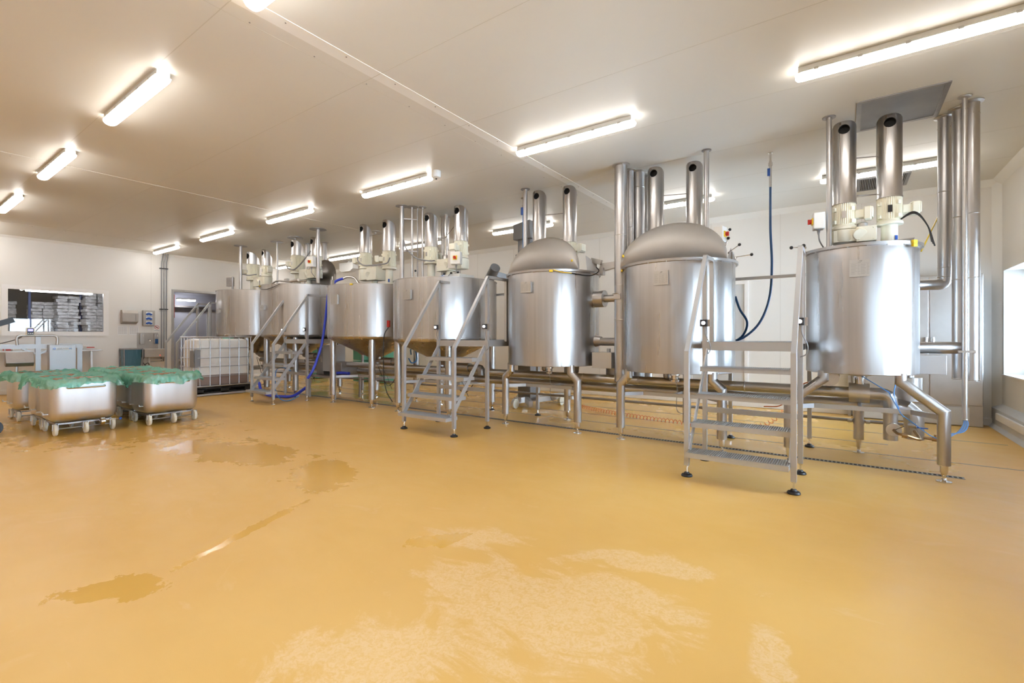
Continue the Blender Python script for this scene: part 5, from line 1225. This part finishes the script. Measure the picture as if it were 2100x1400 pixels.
for sx, cols, hgt, lab in ((-18.3, (1.75, 2.1), 2.25, 'stack of white wrapped packs at the left of the storage window'), (-18.2, (2.95, 3.2), 2.2, 'lower stack of white wrapped packs left of the blue rack post'),
                     (-17.9, (3.42, 3.65), 2.4, 'white wrapped pack stack left of the middle blue post'), (-17.6, (3.95, 4.2), 2.55, 'tallest stack of glossy wrapped packs at the right'),
                     (-18.6, (2.25, 2.5), 2.25, 'narrow pack stack second from the left in the storage window'), (-17.3, (4.35,), 2.1, 'single pack column at the right end of the storage window')):
    rnd = random.Random(k); k += 1; b = MB()
    for c in cols:
        z = .3
        while z < hgt: b.box((sx + rnd.uniform(-.04, .04), c + rnd.uniform(-.02, .02), z), (.4, .24, .085), rz=rnd.uniform(-.15, .15), rx=rnd.uniform(-.08, .08)); z += .09
    b.bx(sx - .25, sx + .25, cols[0] - .15, cols[-1] + .15, .1, .25)
    tag(b.build('pack_stack', 'pack', bevel=.012), lab, 'packs', 'wrapped packs in the storage room')
for i, (yy, lab) in enumerate(((2.78, 'blue rack post left in the storage window'), (3.82, 'blue rack post in the middle of the storage window'), (4.5, 'blue rack post right in the storage window'))):
    b = MB(); b.bx(-18.0, -17.94, yy, yy + .05, 0, 2.9); tag(b.build('rack_post', 'rack_blue'), lab, 'rack', 'blue rack posts in the storage room')
b = MB(); b.bx(-18.6, -17.9, 4.35, 4.8, .1, 1.45); tag(b.build('cardboard_box', 'cardboard', bevel=.01), 'brown cardboard pile at the right of the storage window', 'box')
# desk
t = thing('side_table', (-14.8, 2.6, 0), 'long narrow steel table against the left wall under the window', 'table')
MB().bx(-15.08, -14.55, 1.55, 3.52, .94, .975).build('table_top', 'steel_satin', t, bevel=.004)
for y in (1.6, 3.3): MB().bx(-14.62, -14.58, y, y + .04, 0, .94).build('leg', 'steel_satin', t); MB().bx(-15.05, -15.01, y + .1, y + .14, 0, .94).build('leg', 'steel_satin', t)
tag(MB().lathe([(.028, .975), (.032, 1.0), (.02, 1.05), (.03, 1.11), (.02, 1.115)], (-14.75, 2.82, 0), 16).build('blue_bottle', 'cable_blue'), 'small blue cup standing on the side table', 'cup')
b = MB(); b.box((-14.75, 3.22, .985), (.3, .22, .02)); b.box((-14.7, 3.2, 1.0), (.28, .2, .008), rz=.2); b.box((-14.78, 3.2, 1.055), (.21, .3, .003), rz=.1, ry=.06); b.box((-14.74, 3.14, 1.02), (.12, .1, .03)); tag(b.build('paper_pile', 'paper'), 'untidy pile of papers on the right of the side table', 'papers')
b = MB(); b.box((-14.62, 3.30, 1.01), (.08, .14, .05)); o = tag(b.build('red_white_carton', 'white'), 'small red and white carton at the right end of the side table', 'box'); MB().box((-14.578, 3.30, 1.025), (.004, .14, .02)).build('red_stripe', 'red', o)
b = MB(); b.box((-14.7, 2.1, .99), (.2, .15, .03)); b.box((-14.7, 2.3, 1.0), (.1, .12, .05)); tag(b.build('document_tray', 'white'), 'white tray with small boxes on the left of the side table', 'tray')
b = MB(); b.bx(-14.8, -14.74, 1.95, 2.02, .976, 1.01); b.bx(-14.76, -14.74, 1.9, 1.915, .976, 1.09); tag(b.build('tape_holder', 'red'), 'small red holder on the side table behind the frame handle', 'holder')
# dispensers, papers, sign
t = thing('towel_dispenser', (-15.0, 4.16, 1.6), 'large steel hand towel dispenser on the left wall', 'dispenser')
b = MB(); q = [(X0, 1.60), (X0 + .16, 1.66), (X0 + .17, 1.88), (X0 + .10, 1.96), (X0, 1.96)]
b.add([(u, 4.0, z) for u, z in q] + [(u, 4.33, z) for u, z in q], [tuple(range(5)), tuple(range(9, 4, -1))] + [(i, i + 5, (i + 1) % 5 + 5, (i + 1) % 5) for i in range(5)], False); b.build('dispenser_case', 'steel_matte', t, bevel=.008)
b = MB()
for k in range(6): b.cyl((X0 + .168, 4.27, 1.70 + k * .027), (X0 + .173, 4.27, 1.70 + k * .027), .007, n=8)
b.build('level_slots', 'black', t)
t = thing('glove_dispenser', (-15.05, 4.58, 1.58), 'steel wall dispenser holding three boxes of blue gloves', 'dispenser')
MB().bx(X0, X0 + .09, 4.45, 4.71, 1.57, 1.97).build('dispenser_case', 'steel_matte', t, bevel=.006)
for i in range(3):
    z = 1.64 + i * .12; g = MB(); g.bx(X0 + .085, X0 + .096, 4.51, 4.65, z - .05, z + .05); bxx = g.build('glove_box', 'white', t)
    g = MB(); g.sphere((X0 + .10, 4.57, z), .048, sz=.62); g.sphere((X0 + .105, 4.61, z - .016), .036, sz=.7); g.sphere((X0 + .10, 4.535, z - .012), .032, sz=.8); g.build('gloves', 'blue', bxx)
for i, (ya, lab) in enumerate(((3.94, 'left printed table sheet below the towel dispenser'), (4.18, 'right printed table sheet below the towel dispenser'))):
    b = MB(); b.bx(X0, X0 + .002, ya, ya + .2, 1.32, 1.56); o = tag(b.build('wall_sheet', 'paper'), lab, 'paper', 'printed sheets on the left wall')
    e = MB()
    for r_ in range(5):
        for c_ in range(5): e.bx(X0 + .002, X0 + .003, ya + .02 + c_ * .035, ya + .042 + c_ * .035, 1.36 + r_ * .035, 1.375 + r_ * .035)
    e.bx(X0 + .002, X0 + .003, ya + .01, ya + .19, 1.545, 1.55); e.build('print', 'ink_pale', o)
t = thing('prohibition_sign', (X0, 4.78, 1.45), 'small white sign with a red crossed circle beside the conduits', 'sign')
MB().bx(X0, X0 + .002, 4.71, 4.84, 1.42, 1.60).build('sign_plate', 'white', t)
b = MB(); b.lathe([(.044, 0), (.054, 0), (.054, .002), (.044, .002)], (X0 + .002, 4.775, 1.53), 28, axis='X', cap=False); b.box((X0 + .003, 4.775, 1.53), (.002, .1, .009), rx=R(-45)); b.build('red_ring', 'red', t)
b = MB(); b.box((X0 + .003, 4.775, 1.53), (.001, .045, .022)); b.box((X0 + .003, 4.755, 1.545), (.001, .02, .015)); b.bx(X0 + .002, X0 + .003, 4.72, 4.83, 1.44, 1.446); b.build('symbol', 'black', t)
t = thing('wash_basin', (-14.95, 4.6, .5), 'steel hand wash basin with splashback and soap dispensers on the left wall', 'basin')
MB().bx(X0, X0 + .02, 4.34, 4.80, .95, 1.385).build('splashback', 'steel_matte', t, bevel=.004)
b = MB(); b.bx(X0, X0 + .34, 4.40, 4.90, .74, .96); b.build('basin_bowl', 'steel_matte', t, bevel=.012)
b = MB(); b.bx(X0, X0 + .06, 4.34, 4.42, .80, .97); b.build('basin_side', 'steel_dark', t)
b = MB(); b.tube(bend([(X0 + .02, 4.58, 1.2), (X0 + .12, 4.58, 1.2), (X0 + .14, 4.58, 1.16)], .02, 3), .012, 8); b.build('spout', 'chrome', t)
for y, c in ((4.43, 'steel_satin'), (4.74, 'hose_blue')):
    b = MB(); b.bx(X0 + .02, X0 + .1, y - .045, y + .045, 1.08, 1.36); dp = b.build('soap_dispenser', 'steel_satin', t, bevel=.006)
    b = MB(); b.bx(X0 + .09, X0 + .106, y - .034, y + .034, 1.09, 1.22); b.build('soap_bottle', c, dp)
    b = MB(); b.tube(bend([(X0 + .1, y, 1.33), (X0 + .14, y, 1.33), (X0 + .14, y, 1.28)], .02, 3), .01, 8); b.build('pump_lever', 'chrome', dp)
b = MB(); b.cyl((X0 + .341, 4.74, .79), (X0 + .345, 4.74, .79), .009, n=12); b.build('indicator', 'red_led', t)
b = MB(); b.cyl((X0 + .15, 4.56, .6), (X0 + .15, 4.56, .74), .025, n=12); b.tube(bend([(X0 + .15, 4.56, .66), (X0 + .15, 4.85, .66), (X0 + .02, 4.85, .66)], .03, 3), .014, 8); b.tube([(X0 + .03, 4.6, .6), (X0 + .03, 5.0, .6)], .012, 8); b.build('waste_pipe', 'white', t)
b = MB(); b.tube(catmull([(X0 + .1, 4.46, .74), (X0 + .1, 4.44, .62), (X0 + .1, 4.5, .52), (X0 + .1, 4.57, .5), (X0 + .1, 4.56, .58), (X0 + .1, 4.5, .56), (X0 + .1, 4.48, .5)], 6), .009, 8); b.build('loop_cable', 'black', t)
t = thing('waste_bin', (-14.9, 4.15, 0), 'waste bag stand with a dark blue plastic bag beside the wash basin', 'bin')
b = MB(); loft(b, [rrect(-15.0, -14.78, 4.02, 4.30, .05, .1), rrect(-15.05, -14.74, 3.99, 4.33, .05, .5), rrect(-15.07, -14.72, 3.98, 4.35, .04, .95)], True, False); b.build('bin_bag', 'bag_blue', t)
b = MB(); b.bx(-15.08, -14.70, 3.96, 4.36, .95, .985); b.build('bin_lid', 'steel_dark', t, bevel=.006)
for x, y in ((-15.07, 3.97), (-14.71, 3.97), (-15.07, 4.35), (-14.71, 4.35)): b = MB(); b.bx(x - .01, x + .01, y - .01, y + .01, 0, .95); b.build('leg', 'steel_dark', t)
t = thing('conduit_bundle', (X0, 4.92, .7), 'bundle of upright conduits on the left wall between basin and doorway', 'pipe')
for i, y in enumerate((4.87, 4.93, 4.985)):
    b = MB(); b.tube(catmull([(X0 + .03, y, .62), (X0 + .03, y, 1.5), (X0 + .03, y, 2.4), (X0 + .03, y, 3.2), (X0 + .03, y + .015, 3.35), (X0 + .07, y + .03, HC)], 5), .013 if i != 1 else .016, 10); b.build('conduit', ['cable_grey', 'steel_dark', 'cable_grey'][i], t)
for z in (3.12, 2.02):
    b = MB(); b.bx(X0, X0 + .055, 4.83, 5.02, z - .012, z + .012); b.build('conduit_clamp', 'black', t)
b = MB(); b.bx(X0 + .02, X0 + .05, 5.1, 5.13, 1.3, 2.5)
SCENE_DONE = True
